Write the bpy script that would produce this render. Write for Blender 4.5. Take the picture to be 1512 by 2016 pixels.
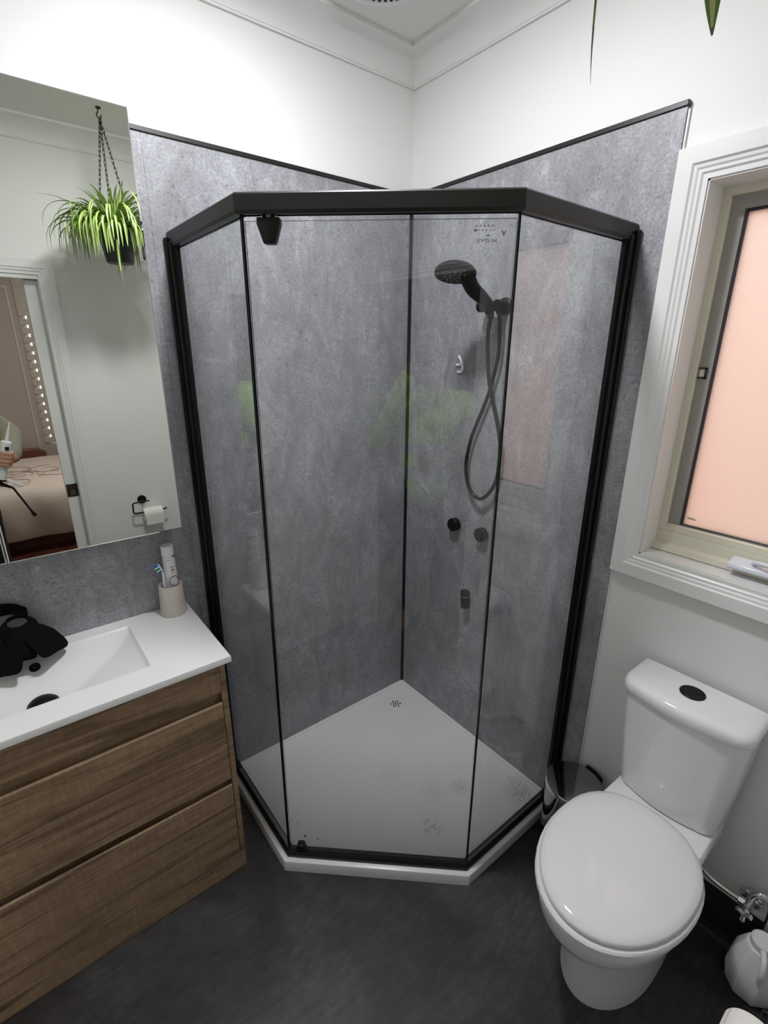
import bpy, bmesh, math, random
from mathutils import Vector, Matrix
random.seed(7)
for o in list(bpy.data.objects): bpy.data.objects.remove(o)
sc = bpy.context.scene
COL = sc.collection

# ------------------------------------------------------------------ camera, world, exposure
CAM = Vector((-1.3647, -1.5656, 1.6199))
YAW, PITCH, ROLL, FPX = 0.8999, -0.3222, 0.0065, 963.471
f = Vector((math.cos(PITCH)*math.cos(YAW), math.cos(PITCH)*math.sin(YAW), math.sin(PITCH)))
r0 = Vector((math.sin(YAW), -math.cos(YAW), 0)); u0 = r0.cross(f)
r1 = r0*math.cos(ROLL)+u0*math.sin(ROLL); u1 = u0*math.cos(ROLL)-r0*math.sin(ROLL)
cd = bpy.data.cameras.new('camera'); cam = bpy.data.objects.new('camera', cd); COL.objects.link(cam)
M3 = Matrix((r1, u1, -f)).transposed()
cam.matrix_world = Matrix.Translation(CAM) @ M3.to_4x4()
cd.sensor_fit = 'HORIZONTAL'; cd.sensor_width = 36.0; cd.lens = FPX/1512*36
cd.clip_start = 0.005
sc.camera = cam
W = bpy.data.worlds.new('sky'); sc.world = W; W.use_nodes = True
bg = W.node_tree.nodes['Background']; bg.inputs[0].default_value = (1.0, 0.96, 0.94, 1); bg.inputs[1].default_value = 2.5
sc.view_settings.view_transform = 'Standard'; sc.view_settings.look = 'None'
sc.view_settings.gamma = 1; sc.view_settings.use_curve_mapping = False
sc.view_settings.exposure = 0.38
LAMP_STRENGTH = 190.0
BEDFILL_STRENGTH = 60.0

# ------------------------------------------------------------------ materials
def newmat(name):
    m = bpy.data.materials.new(name); m.use_nodes = True
    nt = m.node_tree; b = nt.nodes['Principled BSDF']
    return m, nt, b
def lin(c):
    return tuple((x/255/12.92 if x/255 <= 0.04045 else ((x/255+0.055)/1.055)**2.4) for x in c)+(1,)
def plain(name, col, rough=0.5, metal=0.0, spec=0.5, bump=0.0, bscale=80, var=0.0, vscale=6):
    m, nt, b = newmat(name)
    b.inputs['Base Color'].default_value = tuple(col[:3])+(1,)
    b.inputs['Roughness'].default_value = rough; b.inputs['Metallic'].default_value = metal
    b.inputs['Specular IOR Level'].default_value = spec
    N = nt.nodes; L = nt.links
    if bump or var:
        g = N.new('ShaderNodeNewGeometry')
    if var:
        n = N.new('ShaderNodeTexNoise'); n.inputs['Scale'].default_value = vscale; n.inputs['Detail'].default_value = 5
        L.new(g.outputs['Position'], n.inputs['Vector'])
        mx = N.new('ShaderNodeMix'); mx.data_type = 'RGBA'
        mx.inputs[6].default_value = tuple(x*(1-var) for x in col[:3])+(1,); mx.inputs[7].default_value = tuple(min(1, x*(1+var)) for x in col[:3])+(1,)
        L.new(n.outputs['Fac'], mx.inputs[0]); L.new(mx.outputs[2], b.inputs['Base Color'])
    if bump:
        n2 = N.new('ShaderNodeTexNoise'); n2.inputs['Scale'].default_value = bscale; n2.inputs['Detail'].default_value = 3
        L.new(g.outputs['Position'], n2.inputs['Vector'])
        bp = N.new('ShaderNodeBump'); bp.inputs['Strength'].default_value = bump; bp.inputs['Distance'].default_value = 0.002
        L.new(n2.outputs['Fac'], bp.inputs['Height']); L.new(bp.outputs['Normal'], b.inputs['Normal'])
    return m
def ramp(nt, fac, stops):
    r = nt.nodes.new('ShaderNodeValToRGB'); e = r.color_ramp.elements
    while len(e) < len(stops): e.new(0.5)
    for i, (p, c) in enumerate(stops):
        e[i].position = p; e[i].color = tuple(c[:3])+(1,)
    nt.links.new(fac, r.inputs['Fac']); return r
def noise(nt, vec, scale, detail=5, rough=0.55, dist=0.0):
    n = nt.nodes.new('ShaderNodeTexNoise'); n.inputs['Scale'].default_value = scale; n.inputs['Detail'].default_value = detail
    n.inputs['Roughness'].default_value = rough; n.inputs['Distortion'].default_value = dist
    nt.links.new(vec, n.inputs['Vector']); return n
def mapping(nt, scale, rot=(0,0,0)):
    g = nt.nodes.new('ShaderNodeNewGeometry'); m = nt.nodes.new('ShaderNodeMapping')
    m.inputs['Scale'].default_value = scale; m.inputs['Rotation'].default_value = rot
    nt.links.new(g.outputs['Position'], m.inputs['Vector']); return m.outputs['Vector']
def mixc(nt, fac, a, b, mode='MIX'):
    m = nt.nodes.new('ShaderNodeMix'); m.data_type = 'RGBA'; m.blend_type = mode
    for s, v in ((0, fac), (6, a), (7, b)):
        if hasattr(v, 'links'): nt.links.new(v, m.inputs[s])
        elif s == 0: m.inputs[0].default_value = v
        else: m.inputs[s].default_value = tuple(v[:3])+(1,)
    return m.outputs[2]

MAT = {}
MAT['white_paint'] = plain('white_paint', (0.80, 0.795, 0.785), 0.55, bump=0.06, bscale=140)
MAT['ceiling_paint'] = plain('ceiling_paint', (0.78, 0.77, 0.75), 0.7)
MAT['gloss_white'] = plain('gloss_white_trim', (0.79, 0.79, 0.78), 0.25, bump=0.03, bscale=60)
MAT['black'] = plain('black_powder_coat', (0.009, 0.0085, 0.0085), 0.38, spec=0.45)
MAT['black_plastic'] = plain('black_plastic', (0.006, 0.006, 0.006), 0.3, spec=0.28)
MAT['black_matte'] = plain('matte_black_metal', (0.007, 0.007, 0.0075), 0.42, spec=0.2)
MAT['ceramic'] = plain('white_ceramic', (0.80, 0.80, 0.81), 0.07)
MAT['seat_plastic'] = plain('white_seat_plastic', (0.82, 0.82, 0.83), 0.09)
MAT['basin'] = plain('white_polymarble', (0.82, 0.82, 0.82), 0.16)
MAT['chrome'] = plain('chrome', (0.75, 0.74, 0.73), 0.12, metal=1)
MAT['steel'] = plain('polished_dark_steel', (0.42, 0.42, 0.43), 0.08, metal=1)
MAT['steel_lid'] = plain('dark_mirror_lid', (0.30, 0.30, 0.32), 0.05, metal=1)
MAT['cream_alu'] = plain('cream_aluminium', (0.74, 0.71, 0.58), 0.32)
MAT['shaded_alu'] = plain('sash_shade_grey', (0.34, 0.33, 0.30), 0.4)  # shadow on the inside of the sash, put into its colour
MAT['dark_seal'] = plain('dark_rubber_seal', (0.03, 0.022, 0.03), 0.5)
MAT['white_plastic'] = plain('white_plastic', (0.80, 0.80, 0.81), 0.3)
MAT['soil'] = plain('soil', (0.03, 0.02, 0.015), 0.9)
MAT['pot'] = plain('charcoal_pot_plastic', (0.022, 0.022, 0.022), 0.4)
MAT['chain'] = plain('dark_chain', (0.03, 0.03, 0.03), 0.35, metal=0.6)
MAT['leaf'] = plain('leaf_green', (0.16, 0.30, 0.045), 0.4, var=0.35, vscale=25)
MAT['leaf_pale'] = plain('leaf_pale_stripe', (0.62, 0.70, 0.30), 0.4)
MAT['leaf_dry'] = plain('leaf_dry_tip', (0.22, 0.19, 0.15), 0.7)
MAT['paper'] = plain('white_tissue', (0.82, 0.80, 0.76), 0.9, bump=0.1, bscale=200)
MAT['cloth_black'] = plain('black_fabric', (0.003, 0.003, 0.003), 0.9, spec=0.12, bump=0.5, bscale=260)
MAT['glassgray'] = plain('glossy_grey_cap', (0.12, 0.12, 0.12), 0.15, metal=0.5)
MAT['stone'] = plain('cream_stone', (0.60, 0.55, 0.49), 0.45, var=0.12, vscale=60)
MAT['tube'] = plain('toothpaste_white', (0.78, 0.76, 0.77), 0.3)
MAT['cap'] = plain('toothpaste_cap', (0.88, 0.88, 0.88), 0.3)
MAT['green_print'] = plain('dark_green_print', (0.01, 0.09, 0.05), 0.4)
MAT['navy_print'] = plain('navy_print', (0.03, 0.03, 0.09), 0.4)
MAT['red_print'] = plain('red_print', (0.45, 0.08, 0.05), 0.4)
MAT['tan_print'] = plain('tan_print', (0.55, 0.40, 0.22), 0.4)
MAT['grey_print'] = plain('grey_print', (0.25, 0.25, 0.26), 0.5)
MAT['bristle_blue'] = plain('blue_bristle', (0.01, 0.10, 0.50), 0.5)
MAT['bristle_green'] = plain('green_bristle', (0.02, 0.22, 0.05), 0.5)
MAT['bristle_white'] = plain('white_bristle', (0.7, 0.78, 0.75), 0.6)
MAT['brush_handle'] = plain('brush_handle', (0.70, 0.72, 0.80), 0.25)
MAT['lightblue'] = plain('light_blue_cloth', (0.30, 0.40, 0.48), 0.8, bump=0.2)
MAT['skirting'] = plain('dark_vinyl_skirting', (0.022, 0.020, 0.020), 0.4)
MAT['hivis'] = plain('lime_hi_vis_fabric', (0.50, 0.88, 0.05), 0.75, bump=0.25, bscale=50)
MAT['shirt'] = plain('beige_grey_sleeve', (0.30, 0.28, 0.23), 0.85, bump=0.25, bscale=60)
MAT['reflect_band'] = plain('silver_band', (0.55, 0.55, 0.55), 0.35, metal=0.4)
MAT['trouser'] = plain('black_trouser', (0.008, 0.008, 0.009), 0.85, bump=0.3, bscale=60)
MAT['skin'] = plain('skin', (0.50, 0.27, 0.19), 0.5, bump=0.05, bscale=120)
MAT['hair'] = plain('dark_hair', (0.03, 0.02, 0.015), 0.6)
MAT['eye'] = plain('eye_white', (0.7, 0.7, 0.7), 0.2)
MAT['boot'] = plain('brown_boot', (0.08, 0.045, 0.025), 0.6)
MAT['quilt'] = plain('cream_pink_quilt', (0.78, 0.69, 0.635), 0.85, bump=0.6, bscale=14)
MAT['quilt_stitch'] = plain('quilt_stitch', (0.46, 0.37, 0.33), 0.8)
MAT['red_wood'] = plain('red_brown_wood', (0.16, 0.055, 0.035), 0.35, var=0.3, vscale=8)
MAT['taupe'] = plain('taupe_wall', (0.50, 0.44, 0.405), 0.7)
MAT['taupe_light'] = plain('taupe_trim', (0.62, 0.57, 0.53), 0.5)
MAT['salmon'] = plain('salmon_render', (0.86, 0.55, 0.42), 0.9, var=0.1, vscale=5)
MAT['silicone'] = plain('white_silicone', (0.85, 0.85, 0.85), 0.35)
MAT['stamp'] = plain('dark_stamp_ink', (0.04, 0.04, 0.045), 0.6)
MAT['hole'] = plain('black_hole', (0.01, 0.01, 0.01), 0.8)
MAT['winder'] = plain('white_winder', (0.70, 0.73, 0.80), 0.25)
MAT['cabinet_side'] = plain('cabinet_grey_white', (0.55, 0.55, 0.57), 0.3)
MAT['edge_white'] = plain('mirror_edge', (0.75, 0.75, 0.72), 0.2)

# concrete look wall panel
def m_concrete():
    m, nt, b = newmat('concrete_look_panel')
    v = mapping(nt, (1, 1, 1)); vs = mapping(nt, (1.0, 1.0, 0.45))
    n1 = noise(nt, v, 3.2, 6, 0.6, 0.4); n2 = noise(nt, v, 34, 8, 0.74, 1.6); n3 = noise(nt, vs, 9, 6, 0.68, 1.2); n4 = noise(nt, v, 150, 4, 0.7); n5 = noise(nt, v, 70, 5, 0.75, 2.2)
    c1 = ramp(nt, n1.outputs['Fac'], [(0.32, (0.250, 0.252, 0.272)), (0.68, (0.345, 0.347, 0.370))])
    c2 = ramp(nt, n2.outputs['Fac'], [(0.32, (0.55,)*3), (0.44, (0.92,)*3), (0.56, (1.02,)*3), (0.68, (1.42,)*3)])
    c3 = ramp(nt, n3.outputs['Fac'], [(0.30, (0.72,)*3), (0.5, (1.0,)*3), (0.70, (1.26,)*3)])
    c4 = ramp(nt, n4.outputs['Fac'], [(0.3, (0.80,)*3), (0.7, (1.2,)*3)])
    c5 = ramp(nt, n5.outputs['Fac'], [(0.36, (0.50,)*3), (0.46, (1.0,)*3), (0.58, (1.0,)*3), (0.68, (1.5,)*3)])
    msk = ramp(nt, n3.outputs['Fac'], [(0.42, (0.15,)*3), (0.60, (1.0,)*3)])
    a = mixc(nt, msk.outputs[0], c1.outputs[0], mixc(nt, 1.0, c1.outputs[0], c2.outputs[0], 'MULTIPLY')); a = mixc(nt, 1.0, a, c3.outputs[0], 'MULTIPLY'); a = mixc(nt, 1.0, a, c4.outputs[0], 'MULTIPLY'); a = mixc(nt, 0.8, a, c5.outputs[0], 'MULTIPLY')
    nt.links.new(a, b.inputs['Base Color']); b.inputs['Roughness'].default_value = 0.42
    bp = nt.nodes.new('ShaderNodeBump'); bp.inputs['Strength'].default_value = 0.06; bp.inputs['Distance'].default_value = 0.001
    nt.links.new(n2.outputs['Fac'], bp.inputs['Height']); nt.links.new(bp.outputs['Normal'], b.inputs['Normal'])
    return m
MAT['concrete'] = m_concrete()

def m_floor():
    m, nt, b = newmat('dark_slate_vinyl')
    v = mapping(nt, (1, 1, 1)); vd = mapping(nt, (2.2, 9, 1), (0, 0, math.radians(-8)))
    n1 = noise(nt, v, 2.6, 6, 0.6, 0.5); n2 = noise(nt, vd, 6, 7, 0.7, 1.0); n3 = noise(nt, v, 24, 5, 0.7); n5 = noise(nt, v, 130, 3, 0.6)
    c1 = ramp(nt, n1.outputs['Fac'], [(0.38, (0.014, 0.0120, 0.0115)), (0.50, (0.028, 0.0255, 0.0250)), (0.66, (0.054, 0.0515, 0.051))])
    c2 = ramp(nt, n2.outputs['Fac'], [(0.30, (0.60,)*3), (0.5, (1.0,)*3), (0.72, (1.6,)*3)])
    c3 = ramp(nt, n3.outputs['Fac'], [(0.28, (0.45,)*3), (0.40, (1.0,)*3), (0.7, (1.15,)*3)])
    a = mixc(nt, 1.0, c1.outputs[0], c2.outputs[0], 'MULTIPLY'); a = mixc(nt, 1.0, a, c3.outputs[0], 'MULTIPLY')
    c5 = ramp(nt, n5.outputs['Fac'], [(0.735, (0, 0, 0)), (0.77, (1, 1, 1))])
    a = mixc(nt, c5.outputs[0], a, (0.16, 0.15, 0.14))
    nt.links.new(a, b.inputs['Base Color']); b.inputs['Roughness'].default_value = 0.5
    bp = nt.nodes.new('ShaderNodeBump'); bp.inputs['Strength'].default_value = 0.15; bp.inputs['Distance'].default_value = 0.002
    nt.links.new(n2.outputs['Fac'], bp.inputs['Height']); nt.links.new(bp.outputs['Normal'], b.inputs['Normal'])
    return m
MAT['floor'] = m_floor()

def m_oak(name, off):
    m, nt, b = newmat(name)
    v = mapping(nt, (1.1, 6, 15.0)); v2 = mapping(nt, (2.0, 40, 120)); v3 = mapping(nt, (45, 1, 7))
    add = nt.nodes.new('ShaderNodeVectorMath'); add.inputs[1].default_value = (off, off*0.7, off*1.3); nt.links.new(v, add.inputs[0])
    n1 = noise(nt, add.outputs[0], 1.6, 5, 0.55, 1.1); n2 = noise(nt, v2, 2.4, 5, 0.65); n3 = noise(nt, v3, 2.2, 3, 0.5)
    c1 = ramp(nt, n1.outputs['Fac'], [(0.30, (0.135, 0.086, 0.050)), (0.44, (0.255, 0.172, 0.104)), (0.55, (0.365, 0.254, 0.160)), (0.66, (0.285, 0.192, 0.117)), (0.78, (0.415, 0.295, 0.190))])
    c2 = ramp(nt, n2.outputs['Fac'], [(0.3, (0.62,)*3), (0.5, (1.0,)*3), (0.72, (1.3,)*3)])
    c3 = ramp(nt, n3.outputs['Fac'], [(0.45, (1.0,)*3), (0.68, (1.18,)*3)])
    a = mixc(nt, 1.0, c1.outputs[0], c2.outputs[0], 'MULTIPLY'); a = mixc(nt, 1.0, a, c3.outputs[0], 'MULTIPLY')
    nt.links.new(a, b.inputs['Base Color']); b.inputs['Roughness'].default_value = 0.42
    bp = nt.nodes.new('ShaderNodeBump'); bp.inputs['Strength'].default_value = 0.12; bp.inputs['Distance'].default_value = 0.001
    nt.links.new(n2.outputs['Fac'], bp.inputs['Height']); nt.links.new(bp.outputs['Normal'], b.inputs['Normal'])
    return m
MAT['oak'] = m_oak('brown_oak_rail', 0.0); MAT['oak2'] = m_oak('brown_oak_drawer', 3.3); MAT['oak3'] = m_oak('brown_oak_low', 7.9)

def m_plank():
    m, nt, b = newmat('dark_red_timber_floor')
    v = mapping(nt, (1.2, 10, 1)); n1 = noise(nt, v, 3, 5, 0.6, 0.6)
    c1 = ramp(nt, n1.outputs['Fac'], [(0.3, (0.035, 0.010, 0.007)), (0.7, (0.13, 0.038, 0.022))])
    nt.links.new(c1.outputs[0], b.inputs['Base Color']); b.inputs['Roughness'].default_value = 0.3
    return m
MAT['timber_floor'] = m_plank()

def m_tray():
    m, nt, b = newmat('white_acrylic_tray')
    g = nt.nodes.new('ShaderNodeNewGeometry'); base = (0.80, 0.79, 0.80)
    n = noise(nt, g.outputs['Position'], 60, 6, 0.7, 0.5); nb = noise(nt, g.outputs['Position'], 220, 3, 0.7)
    col = None
    # dusty scuffs and grit left on the tray floor (centre, radius, strength)
    for i, (x, y, rad, st, tex) in enumerate([(-0.07, -0.775, 0.075, 0.95, nb), (-0.435, -0.675, 0.05, 0.6, n), (-0.33, -0.57, 0.06, 0.35, nb), (-0.40, -0.40, 0.05, 0.3, nb), (-0.235, -0.62, 0.05, 0.7, nb), (-0.80, -0.36, 0.05, 0.35, n)]):
        d = nt.nodes.new('ShaderNodeVectorMath'); d.operation = 'DISTANCE'; d.inputs[1].default_value = (x, y, 0.031)
        nt.links.new(g.outputs['Position'], d.inputs[0])
        mr = nt.nodes.new('ShaderNodeMapRange'); mr.inputs[1].default_value = rad; mr.inputs[2].default_value = rad*0.2; mr.inputs[3].default_value = 0; mr.inputs[4].default_value = 1
        nt.links.new(d.outputs['Value'], mr.inputs[0])
        rr = ramp(nt, tex.outputs['Fac'], [(0.50, (0, 0, 0)), (0.60, (1, 1, 1))])
        mu = nt.nodes.new('ShaderNodeMath'); mu.operation = 'MULTIPLY'; nt.links.new(mr.outputs[0], mu.inputs[0]); nt.links.new(rr.outputs[0], mu.inputs[1])
        m2 = nt.nodes.new('ShaderNodeMath'); m2.operation = 'MULTIPLY'; nt.links.new(mu.outputs[0], m2.inputs[0]); m2.inputs[1].default_value = st
        col = mixc(nt, m2.outputs[0], base if col is None else col, (0.16, 0.15, 0.145))
    nt.links.new(col, b.inputs['Base Color']); b.inputs['Roughness'].default_value = 0.28
    return m
MAT['tray'] = m_tray()

def m_glass(name, ior=1.62, tint=(0.99, 0.995, 0.992)):
    m = bpy.data.materials.new(name); m.use_nodes = True; nt = m.node_tree
    for n in list(nt.nodes): nt.nodes.remove(n)
    out = nt.nodes.new('ShaderNodeOutputMaterial'); t = nt.nodes.new('ShaderNodeBsdfTransparent'); t.inputs[0].default_value = tint+(1,)
    g = nt.nodes.new('ShaderNodeBsdfGlossy'); g.inputs['Roughness'].default_value = 0.0
    geo = nt.nodes.new('ShaderNodeNewGeometry'); mi = nt.nodes.new('ShaderNodeMix'); mi.data_type = 'FLOAT'
    mi.inputs[2].default_value = ior; mi.inputs[3].default_value = 1/ior
    nt.links.new(geo.outputs['Backfacing'], mi.inputs[0])
    fr = nt.nodes.new('ShaderNodeFresnel'); nt.links.new(mi.outputs[0], fr.inputs['IOR'])
    mx = nt.nodes.new('ShaderNodeMixShader'); nt.links.new(fr.outputs[0], mx.inputs[0]); nt.links.new(t.outputs[0], mx.inputs[1]); nt.links.new(g.outputs[0], mx.inputs[2])
    nt.links.new(mx.outputs[0], out.inputs[0]); return m
MAT['glass'] = m_glass('clear_shower_glass')
MAT['glass_edge'] = plain('green_glass_edge', (0.025, 0.04, 0.036), 0.2)

def m_frosted():
    m = bpy.data.materials.new('obscure_window_glass'); m.use_nodes = True; nt = m.node_tree
    for n in list(nt.nodes): nt.nodes.remove(n)
    out = nt.nodes.new('ShaderNodeOutputMaterial'); t = nt.nodes.new('ShaderNodeBsdfTranslucent'); t.inputs[0].default_value = (0.97, 0.95, 0.94, 1)
    g = nt.nodes.new('ShaderNodeBsdfGlossy'); g.inputs['Roughness'].default_value = 0.25
    fr = nt.nodes.new('ShaderNodeFresnel'); fr.inputs['IOR'].default_value = 1.3
    mx = nt.nodes.new('ShaderNodeMixShader'); nt.links.new(fr.outputs[0], mx.inputs[0]); nt.links.new(t.outputs[0], mx.inputs[1]); nt.links.new(g.outputs[0], mx.inputs[2])
    nt.links.new(mx.outputs[0], out.inputs[0]); return m
MAT['frosted'] = m_frosted()
def m_mirror():
    m = bpy.data.materials.new('mirror_glass'); m.use_nodes = True; nt = m.node_tree
    for n in list(nt.nodes): nt.nodes.remove(n)
    out = nt.nodes.new('ShaderNodeOutputMaterial'); g = nt.nodes.new('ShaderNodeBsdfGlossy'); g.inputs[0].default_value = (0.80, 0.82, 0.765, 1); g.inputs['Roughness'].default_value = 0.0
    nt.links.new(g.outputs[0], out.inputs[0]); return m
MAT['mirror'] = m_mirror()
def m_emit(name, col, s):
    m = bpy.data.materials.new(name); m.use_nodes = True; nt = m.node_tree
    for n in list(nt.nodes): nt.nodes.remove(n)
    out = nt.nodes.new('ShaderNodeOutputMaterial'); e = nt.nodes.new('ShaderNodeEmission'); e.inputs[0].default_value = col+(1,); e.inputs[1].default_value = s
    nt.links.new(e.outputs[0], out.inputs[0]); return m
MAT['lamp'] = m_emit('lamp_diffuser', (0.965, 0.975, 1.0), LAMP_STRENGTH)
MAT['bedroom_fill'] = m_emit('bedroom_fill_glow', (1.0, 0.94, 0.89), BEDFILL_STRENGTH)
MAT['daylight_pane'] = m_emit('daylit_bedroom_window', (1.0, 0.97, 0.95), 2.2)

# ------------------------------------------------------------------ mesh helpers
class MB:
    def __init__(s): s.bm = bmesh.new(); s.mats = []
    def mi(s, m):
        if m is None: return 0
        if m not in s.mats: s.mats.append(m)
        return s.mats.index(m)
    def faces(s, vs, fs, mat=None):
        k = s.mi(mat); bv = [s.bm.verts.new(v) for v in vs]; out = []
        for q in fs:
            try:
                fc = s.bm.faces.new([bv[i] for i in q]); fc.material_index = k; out.append(fc)
            except ValueError: pass
        return out
    def box(s, a, b, mat=None):
        x0, x1 = sorted((a[0], b[0])); y0, y1 = sorted((a[1], b[1])); z0, z1 = sorted((a[2], b[2]))
        return s.faces([(x0,y0,z0),(x1,y0,z0),(x1,y1,z0),(x0,y1,z0),(x0,y0,z1),(x1,y0,z1),(x1,y1,z1),(x0,y1,z1)],
                [(0,3,2,1),(4,5,6,7),(0,1,5,4),(1,2,6,5),(2,3,7,6),(3,0,4,7)], mat)
    def loft(s, rings, cap0=True, cap1=True, closed=True, mat=None):
        n = len(rings[0]); vs = [tuple(p) for r in rings for p in r]; fs = []
        for i in range(len(rings)-1):
            for j in range(n if closed else n-1):
                k = (j+1) % n; fs.append((i*n+j, i*n+k, (i+1)*n+k, (i+1)*n+j))
        if cap0: fs.append(tuple(range(n-1, -1, -1)))
        if cap1: fs.append(tuple((len(rings)-1)*n+j for j in range(n)))
        return s.faces(vs, fs, mat)
    def prism(s, poly, z0, z1, mat=None):
        return s.loft([[(x, y, z0) for x, y in poly], [(x, y, z1) for x, y in poly]], mat=mat)
    def cyl(s, p0, p1, ra, rb=None, n=24, mat=None, caps=True):
        rb = ra if rb is None else rb; p0 = Vector(p0); p1 = Vector(p1); d = (p1-p0).normalized()
        a = d.orthogonal().normalized(); b = d.cross(a)
        R = [[p+(a*math.cos(t)+b*math.sin(t))*q for t in [2*math.pi*i/n for i in range(n)]] for p, q in ((p0, ra), (p1, rb))]
        return s.loft(R, caps, caps, mat=mat)
    def lathe(s, prof, c, axis=(0,0,1), n=32, mat=None, caps=True):
        d = Vector(axis).normalized(); a = d.orthogonal().normalized(); b = d.cross(a); c = Vector(c)
        R = [[c+d*h+(a*math.cos(t)+b*math.sin(t))*max(q, 1e-5) for t in [2*math.pi*i/n for i in range(n)]] for q, h in prof]
        return s.loft(R, caps, caps, mat=mat)
    def tube(s, pts, rad, n=10, mat=None, caps=True):
        pts = [Vector(p) for p in pts]; rings = []; a = None
        for i, p in enumerate(pts):
            t = (pts[min(i+1, len(pts)-1)]-pts[max(i-1, 0)]).normalized()
            a = t.orthogonal().normalized() if a is None else (a-t*a.dot(t)).normalized()
            b = t.cross(a); q = rad[i] if isinstance(rad, (list, tuple)) else rad
            rings.append([p+(a*math.cos(w)+b*math.sin(w))*q for w in [2*math.pi*j/n for j in range(n)]])
        return s.loft(rings, caps, caps, mat=mat)
    def sphere(s, c, r, mat=None, seg=16, rings=10, scale=(1,1,1), rot=None):
        c = Vector(c); R = []
        for i in range(rings+1):
            ph = math.pi*i/rings
            rr = max(math.sin(ph), 1e-4)
            ring = []
            for j in range(seg):
                v = Vector((rr*math.cos(2*math.pi*j/seg)*r*scale[0], rr*math.sin(2*math.pi*j/seg)*r*scale[1], -math.cos(ph)*r*scale[2]))
                if rot is not None: v = rot @ v
                ring.append(c+v)
            R.append(ring)
        return s.loft(R, mat=mat)
    def torus(s, c, R, r, axis=(0,0,1), n=24, m=8, mat=None):
        d = Vector(axis).normalized(); a = d.orthogonal().normalized(); b = d.cross(a); c = Vector(c); rings = []
        for i in range(n+1):
            t = 2*math.pi*i/n; e = a*math.cos(t)+b*math.sin(t)
            rings.append([c+e*(R+r*math.cos(w))+d*r*math.sin(w) for w in [2*math.pi*j/m for j in range(m)]])
        return s.loft(rings, False, False, mat=mat)
    def build(s, name, mat=None, parent=None, smooth=None, bevel=0.0, bseg=2):
        bmesh.ops.remove_doubles(s.bm, verts=s.bm.verts, dist=1e-6)
        bmesh.ops.recalc_face_normals(s.bm, faces=s.bm.faces)
        me = bpy.data.meshes.new(name); s.bm.to_mesh(me); s.bm.free()
        ms = s.mats if s.mats else []
        if not ms or mat is not None: ms = [mat]+[x for x in ms if x != mat] if not s.mats else s.mats
        for m in ms:
            if m is not None: me.materials.append(MAT[m] if isinstance(m, str) else m)
        o = bpy.data.objects.new(name, me); COL.objects.link(o)
        if parent is not None: attach(o, parent)
        if smooth is not None:
            me.polygons.foreach_set('use_smooth', [True]*len(me.polygons))
            me.set_sharp_from_angle(angle=math.radians(smooth))
        if bevel:
            bv = o.modifiers.new('bevel', 'BEVEL'); bv.width = bevel; bv.segments = bseg; bv.limit_method = 'ANGLE'; bv.angle_limit = math.radians(40)
            if smooth is None:
                me.polygons.foreach_set('use_smooth', [True]*len(me.polygons)); me.set_sharp_from_angle(angle=math.radians(40))
        return o
def attach(o, parent):
    # keeps world placement; meshes are written in world coordinates, so cancel the parents' offsets
    p = parent; t = Vector((0, 0, 0))
    while p is not None:
        t += p.location; p = p.parent
    o.parent = parent; o.location = -t
    return o
def tag(o, label=None, cat=None, group=None, kind=None):
    if label: o['label'] = label
    if cat: o['category'] = cat
    if group: o['group'] = group
    if kind: o['kind'] = kind
    return o
def thing(name, label, cat, loc, group=None):
    o = bpy.data.objects.new(name, None); o.empty_display_size = 0.05; COL.objects.link(o); o.location = loc
    return tag(o, label, cat, group)
def struct(o, label=None, cat=None): return tag(o, label, cat, kind='structure')
def sthing(name, loc, label, cat): 
    o = thing(name, label, cat, loc); o['kind'] = 'structure'; return o
def bez(ctrl, n=40):
    # Catmull-Rom through the control points
    P = [Vector(p) for p in ctrl]; P = [P[0]*2-P[1]]+P+[P[-1]*2-P[-2]]; out = []
    seg = len(P)-3
    for i in range(seg):
        k = max(2, n//seg)
        for j in range(k):
            t = j/k; a, b, c, d = P[i:i+4]
            out.append(0.5*((2*b)+(c-a)*t+(2*a-5*b+4*c-d)*t*t+(3*b-a-3*c+d)*t**3))
    out.append(P[-2]); return out
def text_part(name, body, size, mw, mat, parent, align='CENTER'):
    cu = bpy.data.curves.new(name, 'FONT'); cu.body = body; cu.size = size; cu.align_x = align; cu.align_y = 'CENTER'; cu.extrude = 0.0001; cu.resolution_u = 2
    t = bpy.data.objects.new(name, cu); COL.objects.link(t)
    dg = bpy.context.evaluated_depsgraph_get(); me = bpy.data.meshes.new_from_object(t.evaluated_get(dg)); bpy.data.objects.remove(t)
    me.transform(mw); me.materials.clear(); me.materials.append(MAT[mat])
    o = bpy.data.objects.new(name, me); COL.objects.link(o); attach(o, parent); return o

# ------------------------------------------------------------------ room shell
CEIL, LY, LX = 2.55, -1.61, -1.92     # ceiling height, door wall, far end wall
PW = 0.01                              # plaster sits this far behind the panel faces
PTOP = 2.145
b = MB(); b.box((LX-0.1, 0.11, -0.06), (0.12, LY-0.055, 0)); floor = struct(b.build('floor', 'floor'), 'dark slate-look vinyl bathroom floor with dusty scuffs', 'floor')
b = MB(); b.box((LX-0.1, 0.11, CEIL), (0.12, LY-0.11, CEIL+0.05)); struct(b.build('ceiling', 'ceiling_paint'), 'flat white bathroom ceiling', 'ceiling')
b = MB(); b.box((LX-0.1, PW, 0), (0.11, 0.11, CEIL)); wall_left = struct(b.build('wall_left', 'white_paint'), 'white painted wall behind mirror cabinet, clad in grey panels below', 'wall')
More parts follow.
